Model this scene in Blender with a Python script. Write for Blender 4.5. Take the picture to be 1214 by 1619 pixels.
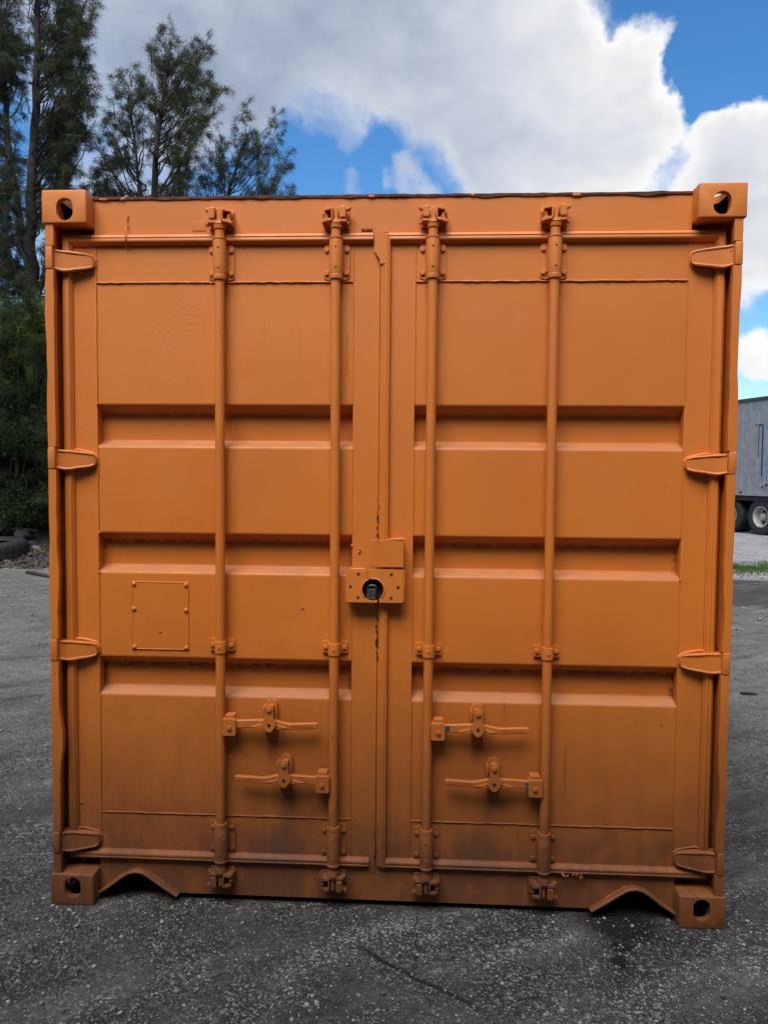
import bpy, bmesh, math, random
import numpy as np
from mathutils import Vector, Matrix, noise
rad = math.radians
S = bpy.context.scene
C = S.collection
for o in list(bpy.data.objects): bpy.data.objects.remove(o)

# ------------------------------------------------------------------ camera
cd = bpy.data.cameras.new('camera'); cam = bpy.data.objects.new('camera', cd); C.objects.link(cam)
cam.location = (0.1364, -2.6609, 1.5935)
cam.rotation_euler = (1.522545, -0.008198, 0.051311)
cd.sensor_fit = 'HORIZONTAL'; cd.sensor_width = 36; cd.lens = 1200 / 1214 * 36
cd.clip_start = 0.05; cd.clip_end = 3000
S.camera = cam

# ------------------------------------------------------------------ world, sun, exposure
SUN_EL, SUN_AZ = 57, 196           # degrees; azimuth clockwise from +Y (behind the photographer, a little to the left)
SUN_STRENGTH, SUN_ANGLE = 4.3, 40  # sun veiled by cloud: very soft
SKY = 0.15

def nd(t, kind, **kw):
    n = t.nodes.new(kind)
    for k, v in kw.items(): setattr(n, k, v)
    return n
class NT:
    """small node-tree helper: every method returns an output socket"""
    def __init__(s, tree): s.t = tree
    def put(s, sock, v):
        if isinstance(v, bpy.types.NodeSocket): s.t.links.new(v, sock)
        elif v is not None: sock.default_value = v
    def m(s, op, a, b=None, c=None, clamp=False):
        n = nd(s.t, 'ShaderNodeMath', operation=op, use_clamp=clamp)
        for i, v in enumerate((a, b, c)): s.put(n.inputs[i], v)
        return n.outputs[0]
    def v(s, op, a, b=None, scale=None):
        n = nd(s.t, 'ShaderNodeVectorMath', operation=op)
        s.put(n.inputs[0], a)
        if b is not None: s.put(n.inputs[1], b)
        if scale is not None: s.put(n.inputs[3], scale)
        return n.outputs['Value'] if op in ('DOT_PRODUCT', 'LENGTH', 'DISTANCE') else n.outputs[0]
    def noise(s, vec, scale, detail=4, rough=0.5, color=False, dist=0):
        n = nd(s.t, 'ShaderNodeTexNoise'); s.put(n.inputs['Vector'], vec)
        n.inputs['Scale'].default_value = scale; n.inputs['Detail'].default_value = detail
        n.inputs['Roughness'].default_value = rough; n.inputs['Distortion'].default_value = dist
        return n.outputs['Color' if color else 0]
    def voro(s, vec, scale, out='Distance', feature='F1', rnd=1.0):
        n = nd(s.t, 'ShaderNodeTexVoronoi', feature=feature); s.put(n.inputs['Vector'], vec)
        n.inputs['Scale'].default_value = scale; n.inputs['Randomness'].default_value = rnd
        return n.outputs[out]
    def ss(s, val, a, b, lo=0.0, hi=1.0):
        n = nd(s.t, 'ShaderNodeMapRange', interpolation_type='SMOOTHSTEP'); s.put(n.inputs[0], val)
        for i, q in zip((1, 2, 3, 4), (a, b, lo, hi)): s.put(n.inputs[i], q)
        return n.outputs[0]
    def lin(s, val, a, b, lo=0.0, hi=1.0):
        n = nd(s.t, 'ShaderNodeMapRange'); s.put(n.inputs[0], val)
        for i, q in zip((1, 2, 3, 4), (a, b, lo, hi)): s.put(n.inputs[i], q)
        return n.outputs[0]
    def mix(s, f, a, b, blend='MIX'):
        n = nd(s.t, 'ShaderNodeMix', data_type='RGBA', blend_type=blend)
        s.put(n.inputs[0], f)
        s.put(n.inputs[6], (*a, 1) if isinstance(a, tuple) and len(a) == 3 else a)
        s.put(n.inputs[7], (*b, 1) if isinstance(b, tuple) and len(b) == 3 else b)
        return n.outputs[2]
    def xyz(s, vec):
        n = nd(s.t, 'ShaderNodeSeparateXYZ'); s.put(n.inputs[0], vec); return n.outputs
    def comb(s, x, y, z):
        n = nd(s.t, 'ShaderNodeCombineXYZ')
        for i, q in enumerate((x, y, z)): s.put(n.inputs[i], q)
        return n.outputs[0]
    def bump(s, h, strength=1.0, dist=0.001, normal=None):
        n = nd(s.t, 'ShaderNodeBump'); s.put(n.inputs['Height'], h)
        n.inputs['Strength'].default_value = strength; n.inputs['Distance'].default_value = dist
        if normal is not None: s.put(n.inputs['Normal'], normal)
        return n.outputs[0]

def build_world():
    w = bpy.data.worlds.new('World'); S.world = w; w.use_nodes = True
    t = w.node_tree; t.nodes.clear(); N = NT(t)
    sky = nd(t, 'ShaderNodeTexSky', sky_type='NISHITA', sun_disc=False)
    sky.sun_elevation = rad(SUN_EL); sky.sun_rotation = rad(SUN_AZ)
    sky.air_density = 1.0; sky.dust_density = 0.6; sky.ozone_density = 3.0; sky.altitude = 0
    D = nd(t, 'ShaderNodeTexCoord').outputs['Generated']
    # clouds: broken cumulus over the whole dome; the banks and gaps in view sit at these directions
    banks = [((.061,.889,.454),.24,.26), ((-.139,.872,.47),.26,.34), ((.16,.905,.39),.13,.30), ((.248,.859,.448),.07,.30),
             ((.12,.935,.335),.13,.22), ((.345,.868,.36),.08,.30), ((.35,.90,.26),.12,.34), ((-.33,.83,.45),.16,.24), ((-.38,.88,.28),.10,.2),
             ((.388,.91,.146),.035,.30), ((-.094,.93,.352),.026,.34), ((-.018,.937,.348),.032,.30), ((-.05,.936,.345),.02,.25),
             ((.312,.828,.463),.11,-.40), ((.296,.852,.430),.06,-.30), ((.205,.838,.505),.06,-.26), ((-.101,.917,.392),.11,-.50),
             ((-.02,.936,.352),.095,-.40), ((-.19,.918,.345),.10,-.42), ((.384,.904,.186),.06,-.34), ((.385,.917,.108),.05,-.22)]
    wq = N.v('ADD', D, N.v('SCALE', N.v('SUBTRACT', N.noise(D, 7.0, 5, .62, True), (.5,.5,.5)), scale=.11))
    def density(vec, detail, fine):
        h = N.noise(N.v('MULTIPLY', vec, (1, 1, 1.5)), 2.6, detail, .56)
        if fine: h = N.m('ADD', h, N.m('MULTIPLY', N.m('SUBTRACT', N.noise(vec, 16.0, 4, .62), .5), .17))
        h0 = h; vec = N.v('NORMALIZE', vec)
        for c, r, wt in (banks if fine else ()):
            L = math.sqrt(sum(q*q for q in c)); c = tuple(q/L for q in c)
            h = N.m('MULTIPLY_ADD', N.ss(N.v('DOT_PRODUCT', vec, c), math.cos(r), 1.0), wt, h)
        return h, h0
    d0, n0 = density(wq, 6, True)
    L = Vector((.25, -.2, .75)).normalized() * .035
    d1, n1 = density(N.v('ADD', wq, tuple(L)), 4, False)
    cov = N.ss(N.m('ADD', d0, N.m('MULTIPLY', N.m('SUBTRACT', N.noise(wq, 30.0, 4, .65), .5), .15)), .43, N.ss(N.xyz(D)[0], -.05, .18, .86, .63))
    relief = N.m('SUBTRACT', n0, n1)
    low = N.noise(D, 2.2, 2, .5)
    grey = N.m('ADD', N.ss(N.v('DOT_PRODUCT', D, tuple(Vector((-.2,.86,.47)).normalized())), math.cos(.42), math.cos(.12), 0, .20), N.ss(low, .48, .62, 0, .08))
    br = N.m('ADD', N.m('MULTIPLY', relief, .70), .77)
    br = N.m('SUBTRACT', br, grey)
    br = N.m('ADD', br, N.ss(d0, .5, .95, .07, -.10))
    br = N.m('MINIMUM', N.m('MAXIMUM', br, .34), .93)
    tint = N.mix(N.lin(br, .34, .70), (.74, .90, 1.20), (1.0, 1.0, 1.01))
    cloud = N.v('SCALE', tint, scale=br)
    hs = nd(t, 'ShaderNodeHueSaturation'); hs.inputs['Saturation'].default_value = 1.30
    N.put(hs.inputs['Color'], N.v('SCALE', sky.outputs[0], scale=SKY))
    col = N.mix(cov, hs.outputs[0], cloud)
    bg = nd(t, 'ShaderNodeBackground'); N.put(bg.inputs[0], col); bg.inputs[1].default_value = 1.0
    t.links.new(bg.outputs[0], nd(t, 'ShaderNodeOutputWorld').inputs[0])
    w.cycles.sampling_method = 'MANUAL'; w.cycles.sample_map_resolution = 512
build_world()
sl = bpy.data.lights.new('sun', 'SUN'); sun = bpy.data.objects.new('sun', sl); C.objects.link(sun)
sl.energy = SUN_STRENGTH; sl.angle = rad(SUN_ANGLE); sl.color = (1.0, .965, .91)
sd = Vector((math.sin(rad(SUN_AZ))*math.cos(rad(SUN_EL)), math.cos(rad(SUN_AZ))*math.cos(rad(SUN_EL)), math.sin(rad(SUN_EL))))
sun.rotation_euler = sd.to_track_quat('Z', 'Y').to_euler(); sun.location = sd * 30
S.view_settings.view_transform = 'Standard'; S.view_settings.look = 'None'
S.view_settings.exposure = 0.3; S.view_settings.gamma = 1.0; S.view_settings.use_curve_mapping = False
S.render.engine = 'CYCLES'; S.cycles.use_denoising = True; S.cycles.max_bounces = 8; S.cycles.diffuse_bounces = 3

# ------------------------------------------------------------------ materials
def material(name):
    m = bpy.data.materials.new(name); m.use_nodes = True
    b = m.node_tree.nodes['Principled BSDF']
    return m, NT(m.node_tree), b
def pos(N): return nd(N.t, 'ShaderNodeNewGeometry').outputs['Position']
def objc(N): return nd(N.t, 'ShaderNodeTexCoord').outputs['Object']
def simple(name, col, rough=.6, metal=0, var=.25, scale=20, bump=0, col2=None):
    m, N, b = material(name); P = pos(N)
    n = N.noise(P, scale, 6, .6)
    c2 = col2 or tuple(q*(1-var) for q in col)
    N.put(b.inputs['Base Color'], N.mix(N.ss(n, .35, .68), col, c2))
    b.inputs['Roughness'].default_value = rough; b.inputs['Metallic'].default_value = metal
    if bump: N.put(b.inputs['Normal'], N.bump(N.noise(P, scale*3, 5, .6), 1, bump))
    return m

PAINT_COL = (.645, .182, .020)
def paint_material():
    m, N, b = material('orange_container_paint'); P = pos(N); x, y, z = N.xyz(P)
    big = N.noise(P, 1.3, 2, .55); mid = N.noise(P, 9, 4, .6)
    col = N.mix(N.ss(big, .3, .7), PAINT_COL, tuple(q*k for q, k in zip(PAINT_COL, (.90, .86, .78))))
    grain = N.noise(P, 85, 3, .7)
    col = N.mix(N.ss(grain, .50, .72, 0, .22), col, tuple(q*.62 for q in PAINT_COL))
    # paler tone towards the upper half
    upper_tone = N.m('MULTIPLY', N.ss(N.m('ADD', z, N.m('MULTIPLY', mid, .5)), 1.35, 2.5), .28)
    col = N.mix(upper_tone, col, (.60, .205, .055))
    # streaky road dirt, plus light falloff down the door painted into the colour
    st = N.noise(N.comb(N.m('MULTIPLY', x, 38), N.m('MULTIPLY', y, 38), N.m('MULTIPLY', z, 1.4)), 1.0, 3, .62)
    film_falloff = N.m('MULTIPLY', N.ss(N.m('ADD', z, N.m('MULTIPLY', N.m('SUBTRACT', mid, .5), .25)), 1.20, .05), N.lin(st, .3, .7, .86, 1.0))
    col = N.mix(N.m('MULTIPLY', film_falloff, .90), col, (.118, .035, .007))
    # heavier grime low down, patchy
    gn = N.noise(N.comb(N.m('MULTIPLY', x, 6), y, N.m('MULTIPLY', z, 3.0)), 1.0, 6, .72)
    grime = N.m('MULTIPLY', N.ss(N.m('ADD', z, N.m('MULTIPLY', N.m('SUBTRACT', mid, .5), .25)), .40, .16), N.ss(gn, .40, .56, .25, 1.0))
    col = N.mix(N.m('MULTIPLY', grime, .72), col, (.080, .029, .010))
    splash = N.m('MULTIPLY', N.ss(z, .75, .05), N.ss(N.noise(P, 75, 4, .7), .585, .66))
    col = N.mix(N.m('MULTIPLY', splash, .55), col, (.055, .026, .013))
    # run-off stains under the handle catches and between the bars
    stains = [(-.35, .425, .05, .24), (-.407, .622, .03, .12), (.40, .428, .06, .22), (.341, .624, .03, .10), (-.38, .30, .09, .22), (.36, .3, .10, .2), (-.13,.16,.06,.14), (.66,.62,.006,.3), (.44,.80,.005,.14)]
    sm = None
    for x0, zt, wd, ln in stains:
        a = N.m('MULTIPLY', N.ss(N.m('ABSOLUTE', N.m('SUBTRACT', x, x0)), wd, wd*.15), N.m('MULTIPLY', N.ss(z, zt+.015, zt-.02), N.ss(z, zt-ln, zt-ln*.2)))
        sm = a if sm is None else N.m('MAXIMUM', sm, a)
    col = N.mix(N.m('MULTIPLY', N.m('MULTIPLY', sm, N.lin(st, .3, .65, .3, 1.0)), .55), col, (.060, .032, .018))
    # black mould lines along the upper bends of the pressed channels
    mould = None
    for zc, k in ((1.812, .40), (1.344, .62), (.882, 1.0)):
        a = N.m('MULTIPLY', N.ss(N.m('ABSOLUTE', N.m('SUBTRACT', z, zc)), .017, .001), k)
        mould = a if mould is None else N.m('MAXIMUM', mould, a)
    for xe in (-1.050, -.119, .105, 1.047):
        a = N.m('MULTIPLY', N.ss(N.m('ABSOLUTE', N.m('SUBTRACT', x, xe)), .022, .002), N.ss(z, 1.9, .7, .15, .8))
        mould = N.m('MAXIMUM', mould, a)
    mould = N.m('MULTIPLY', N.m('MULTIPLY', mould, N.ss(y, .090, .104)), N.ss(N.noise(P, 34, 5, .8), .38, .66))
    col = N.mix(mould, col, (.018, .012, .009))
    # pale dust lying on the lower ledges of the channels
    dust = None
    for zc in (1.703, 1.241, .786):
        a = N.ss(N.m('ABSOLUTE', N.m('SUBTRACT', z, zc)), .022, .010)
        dust = a if dust is None else N.m('MAXIMUM', dust, a)
    nz = N.xyz(nd(N.t, 'ShaderNodeNewGeometry').outputs['Normal'])[2]
    dust = N.m('MULTIPLY', N.m('MULTIPLY', dust, N.ss(nz, .15, .5)), N.lin(mid, .3, .7, .25, .70))
    col = N.mix(dust, col, (.27, .125, .055))
    # chips and pinholes
    vn = nd(N.t, 'ShaderNodeTexVoronoi'); N.put(vn.inputs['Vector'], P); vn.inputs['Scale'].default_value = 17.0; cx = N.xyz(vn.outputs['Color'])
    chip = N.m('MULTIPLY', N.m('GREATER_THAN', cx[0], .955), N.ss(N.m('ADD', vn.outputs['Distance'], N.m('MULTIPLY', cx[1], .07)), .115, .085))
    col = N.mix(chip, col, (.16, .045, .012))
    # bare strip where the paint has cracked off the centre seam
    sn = N.noise(N.comb(N.m('MULTIPLY', x, 60), y, N.m('MULTIPLY', z, 34)), 1.0, 3, .65)
    zz = N.m('MAXIMUM', N.m('MULTIPLY', N.ss(z, 1.34, 1.39), N.ss(z, 1.54, 1.50)), N.m('MAXIMUM', N.m('MULTIPLY', N.ss(z, .90, .93), N.ss(z, 1.13, 1.08)), N.m('MULTIPLY', N.ss(z, .17, .19), N.ss(z, .27, .24))))
    seam = N.m('MULTIPLY', N.m('MULTIPLY', N.ss(N.m('ABSOLUTE', N.m('ADD', x, .0235)), .0085, .0045), zz), N.ss(sn, .50, .56))
    col = N.mix(seam, col, (.012, .011, .012))
    # scuffs to bare metal on the corner fittings
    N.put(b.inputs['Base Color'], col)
    rough = N.m('ADD', N.lin(mid, .3, .7, .46, .60), N.m('MULTIPLY', film_falloff, .22))
    N.put(b.inputs['Roughness'], rough)
    b.inputs['Specular IOR Level'].default_value = .5
    # relief: brush marks, orange peel, wrinkles where old lettering was painted over
    peel = N.noise(P, 130, 2, .6)
    brush = N.noise(N.comb(N.m('MULTIPLY', x, 6), N.m('MULTIPLY', y, 6), N.m('MULTIPLY', z, 240)), 1.0, 1, .5)
    wr = None
    for cx0, cz0, rx, rz in ((-.80, 2.09, .10, .10), (-.70, 2.16, .08, .14), (-.80, 1.95, .15, .05), (.335, 2.155, .075, .065), (.45, 2.13, .10, .03)):
        q = N.v('LENGTH', N.comb(N.m('DIVIDE', N.m('SUBTRACT', x, cx0), rx), 0.0, N.m('DIVIDE', N.m('SUBTRACT', z, cz0), rz)))
        a = N.ss(q, 1.1, .3); wr = a if wr is None else N.m('MAXIMUM', wr, a)
    wn = N.noise(N.v('MULTIPLY', P, (1, 1, 1.6)), 55, 3, .55, dist=1.2)
    wr = N.m('MULTIPLY', N.m('MULTIPLY', wr, N.m('ABSOLUTE', N.m('SUBTRACT', wn, .5))), 1.0)
    h = N.m('ADD', N.m('MULTIPLY', peel, .12), N.m('MULTIPLY', brush, .08))
    h = N.m('ADD', h, N.m('MULTIPLY', wr, 2.0))
    N.put(b.inputs['Normal'], N.bump(h, 1.0, .0011))
    return m
M = {}
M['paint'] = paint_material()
M['rust'] = simple('rusty_roof_edge', (.075, .028, .017), .85, 0, .5, 30, .002, (.18, .06, .025))
M['dark'] = simple('dark_cavity_steel', (.012, .011, .010), .7, 0, .3)
M['cavity'] = simple('rust_shade_cavity', (.028, .015, .010), .9, 0, .5, 30)  # dark rust, with the shade inside the hollow fittings painted in
M['floor'] = simple('dark_underframe', (.03, .022, .018), .9, 0, .4)
M['lock'] = simple('weathered_padlock_steel', (.20, .20, .18), .38, .8, .5, 60)
M['bare'] = simple('bare_worn_steel', (.12, .14, .16), .45, .5, .6, 90)
M['rubber'] = simple('black_tyre_rubber', (.011, .011, .012), .78, 0, .4, 15, .003)
M['rim'] = simple('white_dirty_rim', (.40, .385, .35), .5, .1, .5, 12)
M['chassis'] = simple('black_chassis', (.016, .015, .015), .75)
M['trailer'] = simple('weathered_grey_trailer_sheet', (.25, .255, .262), .5, .2, .35, 5, 0, (.185, .19, .2))
M['trailer_rail'] = simple('dark_trailer_rail', (.030, .033, .037), .6)
M['trailer_dark'] = simple('dark_blue_trailer_lettering', (.018, .028, .06), .6, 0, .4, 6)
M['trailer_pale'] = simple('pale_blue_trailer_panel', (.22, .27, .36), .5, .2, .35, 5)
M['red'] = simple('red_marker_lens', (.16, .015, .012), .4)
M['bark'] = simple('casuarina_bark', (.045, .036, .030), .95, 0, .5, 9, .01)
M['log'] = simple('pale_dead_wood', (.085, .078, .066), .9, 0, .5, 8, .005)
M['rag'] = simple('dirty_white_scrap', (.12, .113, .10), .8, 0, .35, 10)
M['blue'] = simple('blue_plastic_scrap', (.02, .04, .12), .5)
M['stick'] = simple('dark_dead_stick', (.022, .019, .016), .9)
M['stone'] = simple('broken_concrete', (.05, .047, .043), .95, 0, .45, 14, .004)
def leaf_mat(name, col, col2, trans):
    m, N, b = material(name)
    P = pos(N); n = N.noise(P, 1.7, 3, .6); n2 = N.noise(P, 35, 2, .5)
    c = N.mix(N.ss(N.m('ADD', N.m('MULTIPLY', n, .7), N.m('MULTIPLY', n2, .3)), .38, .62), col, col2)
    N.put(b.inputs['Base Color'], c); b.inputs['Roughness'].default_value = .6
    b.inputs['Specular IOR Level'].default_value = .08
    tr = nd(m.node_tree, 'ShaderNodeBsdfTranslucent'); N.put(tr.inputs[0], c)
    mx = nd(m.node_tree, 'ShaderNodeMixShader'); mx.inputs[0].default_value = trans
    out = m.node_tree.nodes['Material Output']
    m.node_tree.links.new(b.outputs[0], mx.inputs[1]); m.node_tree.links.new(tr.outputs[0], mx.inputs[2])
    m.node_tree.links.new(mx.outputs[0], out.inputs[0]); return m
M['needle'] = leaf_mat('casuarina_needles', (.046, .053, .027), (.078, .088, .042), .3)
M['needle2'] = leaf_mat('dark_casuarina_needles', (.038, .047, .025), (.066, .078, .038), .3)
M['needle3'] = leaf_mat('shaded_casuarina_needles', (.022, .034, .014), (.044, .060, .022), .25)  # darker copy of the needles, shade of the thicket put into the colour
M['leafg'] = leaf_mat('fresh_green_leaves', (.060, .088, .020), (.115, .150, .036), .35)
M['leafd'] = leaf_mat('dark_green_leaves', (.015, .024, .010), (.028, .042, .016), .2)
M['grass'] = leaf_mat('roadside_grass', (.055, .10, .018), (.09, .13, .03), .25)

def ground_material():
    m, N, b = material('worn_asphalt'); P = pos(N); x, y, z = N.xyz(P)
    big = N.noise(P, .55, 5, .6); mid = N.noise(P, 3.2, 5, .6); fine = N.noise(P, 70, 4, .65)
    # binder colour: dark asphalt in front of the doors, lighter further off
    far = N.ss(N.m('ADD', y, N.m('MULTIPLY', N.m('SUBTRACT', mid, .5), 1.6)), .3, 3.2)
    base = N.mix(N.ss(big, .35, .65), (.036, .0335, .031), (.052, .0485, .0445))
    base = N.mix(N.m('MULTIPLY', far, N.lin(big, .3, .7, .75, 1.0)), base, (.122, .114, .101))
    gravel = N.ss(N.m('ADD', y, N.m('MULTIPLY', N.m('SUBTRACT', mid, .5), 1.5)), 9.0, 10.2)
    base = N.mix(gravel, base, (.27, .268, .262))
    # dark brown patch beyond the right-hand side, litter-brown verge on the left
    q = N.v('LENGTH', N.comb(N.m('DIVIDE', N.m('SUBTRACT', x, 5.6), 3.2), N.m('DIVIDE', N.m('SUBTRACT', y, N.m('MULTIPLY_ADD', x, -.05, 8.35)), 1.45), 0.0))
    dark_patch = N.ss(N.m('ADD', q, N.m('MULTIPLY', N.m('SUBTRACT', mid, .5), .6)), 1.08, .86)
    base = N.mix(N.m('MULTIPLY', dark_patch, .92), base, (.030, .026, .022))
    verge = N.m('MULTIPLY', N.ss(N.m('ADD', y, N.m('MULTIPLY', N.m('SUBTRACT', mid, .5), 1.2)), 9.6, 10.2), N.ss(x, -3.5, -4.5))
    base = N.mix(verge, base, (.055, .042, .030))
    # tyre-polished lighter and darker sweeps
    sw = N.noise(N.comb(N.m('MULTIPLY', N.m('ADD', x, N.m('MULTIPLY', y, .7)), .7), N.m('MULTIPLY', N.m('SUBTRACT', y, N.m('MULTIPLY', x, .7)), 4.0), 0.0), 1.0, 6, .65)
    base = N.mix(N.ss(sw, .46, .66, 0, .55), base, (.125, .120, .112))
    base = N.mix(N.ss(sw, .46, .32, 0, .55), base, (.020, .0195, .019))
    # oil drips under the right fork pocket
    oil = None
    for cx0, cy0, r in ((.86, .02, .185), (.82, -.12, .055), (.80, -.20, .045), (.92, .22, .25)):
        a = N.ss(N.m('ADD', N.v('LENGTH', N.comb(N.m('SUBTRACT', x, cx0), N.m('SUBTRACT', y, cy0), 0.0)), N.m('MULTIPLY', N.m('SUBTRACT', N.noise(P, 22, 5, .7), .5), .12)), r, r*.45)
        oil = a if oil is None else N.m('MAXIMUM', oil, a)
    # exposed aggregate: three sizes of chippings
    def chips(sc, frac, rmax):
        v = nd(N.t, 'ShaderNodeTexVoronoi', voronoi_dimensions='2D'); N.put(v.inputs['Vector'], N.v('ADD', P, N.v('SCALE', N.noise(P, sc*1.2, 2, .5, True), scale=.35/sc)))
        v.inputs['Scale'].default_value = sc
        cc = N.xyz(v.outputs['Color'])
        mk = N.m('MULTIPLY', N.m('GREATER_THAN', cc[0], 1-frac), N.ss(N.m('MULTIPLY', v.outputs['Distance'], 1.0), N.m('MULTIPLY_ADD', cc[1], rmax*.6, rmax*.4), N.m('MULTIPLY', cc[1], rmax*.35)))
        return mk, cc
    c2, k2 = chips(62, .20, .50); c3, k3 = chips(230, .5, .62)
    vv = nd(N.t, 'ShaderNodeTexVoronoi', voronoi_dimensions='2D'); N.put(vv.inputs['Vector'], N.v('ADD', P, N.v('SCALE', N.noise(P, 130, 2, .5, True), scale=.006))); vv.inputs['Scale'].default_value = 112
    kk = N.xyz(vv.outputs['Color']); c1 = N.ss(vv.outputs['Distance'], .62, .30)
    worn = N.m('MULTIPLY', N.ss(mid, .36, .60, .18, 1.0), N.m('MULTIPLY_ADD', far, -.45, 1.0))
    # every chipping has its own grey; dark binder between them; patchy at larger scales too
    f1 = N.m('MULTIPLY_ADD', N.m('POWER', kk[0], 3.2), 2.9, .50)
    f1 = N.m('MULTIPLY', f1, N.m('MULTIPLY_ADD', c1, .60, .42))
    f2 = N.m('MULTIPLY', N.lin(N.m('ADD', N.m('MULTIPLY', N.noise(P, 13, 4, .7), .55), N.m('MULTIPLY', N.noise(P, 2.3, 3, .6), .45)), .3, .7, .45, 1.60), N.lin(N.noise(P, 44, 3, .7), .25, .75, .55, 1.5))
    base2 = N.v('SCALE', base, scale=N.m('MULTIPLY', N.m('MULTIPLY_ADD', N.m('SUBTRACT', f1, 1.0), worn, 1.0), f2))
    base2 = N.mix(N.m('MULTIPLY', N.m('MULTIPLY', c3, .55), N.m('GREATER_THAN', k3[1], .5)), base2, N.mix(k3[2], (.05, .049, .047), (.24, .235, .22)))
    stone2 = N.mix(k2[2], (.06, .058, .055), (.34, .33, .305))
    base2 = N.mix(N.m('MULTIPLY', N.m('MULTIPLY', c2, .8), worn), base2, stone2)
    base2 = N.mix(N.m('MULTIPLY', verge, .8), base2, base)
    base2 = N.mix(N.m('MULTIPLY', oil, .93), base2, (.006, .006, .006))
    # crack
    ln = N.m('ABSOLUTE', N.m('SUBTRACT', N.m('ADD', y, N.m('MULTIPLY', N.m('SUBTRACT', N.noise(P, 8, 4, .6), .5), .06)), N.m('MULTIPLY_ADD', x, -.70, -.225)))
    crack = N.m('MULTIPLY', N.ss(ln, .016, .002), N.m('MULTIPLY', N.ss(x, -.1, -.02), N.ss(x, .36, .28)))
    ln2 = N.m('ABSOLUTE', N.m('SUBTRACT', N.m('ADD', x, N.m('MULTIPLY', N.m('SUBTRACT', N.noise(P, 9, 4, .6), .5), .07)), .135))
    crack2 = N.m('MULTIPLY', N.ss(ln2, .008, .002), N.m('MULTIPLY', N.ss(y, -.36, -.30), N.ss(y, .1, .0)))
    crack = N.m('MAXIMUM', crack, N.m('MULTIPLY', crack2, .7))
    base2 = N.mix(N.m('MULTIPLY', crack, .9), base2, (.010, .010, .011))
    N.put(b.inputs['Base Color'], base2)
    N.put(b.inputs['Roughness'], N.m('SUBTRACT', .88, N.m('MULTIPLY', oil, .4)))
    b.inputs['Specular IOR Level'].default_value = .3
    h = N.m('ADD', N.m('MULTIPLY', c1, .55), N.m('ADD', N.m('MULTIPLY', c2, 1.0), N.m('MULTIPLY', c3, .3)))
    h = N.m('ADD', h, N.m('ADD', N.m('MULTIPLY', fine, .8), N.m('MULTIPLY', mid, 5.0)))
    h = N.m('SUBTRACT', h, N.m('MULTIPLY', crack, 3.0))
    N.put(b.inputs['Normal'], N.bump(h, 1.0, .0035))
    return m
M['ground'] = ground_material()
M['bank'] = simple('leaf_litter_earth', (.026, .020, .014), .95, 0, .5, 22, .02, (.052, .041, .030))

# ------------------------------------------------------------------ mesh helpers
OFF = {}
def tag(o, label, cat, group=None, kind=None):
    if label: o['label'] = label
    if cat: o['category'] = cat
    if group: o['group'] = group
    if kind: o['kind'] = kind
    return o
def root(name, loc, label, cat, group=None, rz=0):
    o = bpy.data.objects.new(name, None); C.objects.link(o); o.location = loc; o.rotation_euler = (0, 0, rz)
    o.empty_display_size = .3; OFF[o.name] = Vector((0, 0, 0)); return tag(o, label, cat, group)
def finish(me, smooth=35):
    for p in me.polygons: p.use_smooth = True
    if smooth is not None: me.set_sharp_from_angle(angle=rad(20 if smooth <= 40 else smooth))
def mesh_of(bm, name, mat, smooth=35, norm=True):
    if norm: bmesh.ops.recalc_face_normals(bm, faces=bm.faces[:])
    me = bpy.data.meshes.new(name); bm.to_mesh(me); bm.free(); me.materials.append(M[mat]); finish(me, smooth); return me
def put(me, name, parent, at, rot=None, scale=None):
    """link mesh me as object; at = position in the root's own frame"""
    o = bpy.data.objects.new(name, me); C.objects.link(o)
    at = Vector(at); OFF[o.name] = at
    if parent is not None: o.parent = parent; o.location = at - OFF[parent.name]
    else: o.location = at
    if rot: o.rotation_euler = rot
    if scale: o.scale = scale
    return o
def obj(name, bm, mat, parent=None, smooth=35, norm=True, origin=None):
    vs = [v.co for v in bm.verts]
    lo = Vector([min(v[i] for v in vs) for i in range(3)]); hi = Vector([max(v[i] for v in vs) for i in range(3)])
    c = Vector(origin) if origin is not None else (lo + hi) / 2
    bmesh.ops.translate(bm, verts=bm.verts, vec=-c)
    return put(mesh_of(bm, name, mat, smooth, norm), name, parent, c)
def B(): return bmesh.new()
def bev(bm, edges, off, seg=2):
    if off: bmesh.ops.bevel(bm, geom=list(edges), offset=off, offset_type='OFFSET', segments=seg, profile=.5, affect='EDGES', clamp_overlap=True)
def box(bm, x0, x1, y0, y1, z0, z1, r=0, seg=2):
    if x0 > x1: x0, x1 = x1, x0
    v = [bm.verts.new((x, y, z)) for z in (z0, z1) for y in (y0, y1) for x in (x0, x1)]
    fs = [bm.faces.new([v[i] for i in q]) for q in ((0,2,3,1),(4,5,7,6),(0,1,5,4),(2,6,7,3),(0,4,6,2),(1,3,7,5))]
    bev(bm, {e for f in fs for e in f.edges}, r, seg)
def prism(bm, pts, y0, y1, r=0, seg=2):
    """pts: (x,z) outline, extruded from y0 (front) to y1"""
    a = [bm.verts.new((x, y0, z)) for x, z in pts]; b_ = [bm.verts.new((x, y1, z)) for x, z in pts]
    n = len(pts); f0 = bm.faces.new(a); bm.faces.new(b_[::-1])
    for i in range(n): bm.faces.new((a[i], b_[i], b_[(i+1) % n], a[(i+1) % n]))
    if r: bev(bm, f0.edges[:], r, seg)
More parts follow.
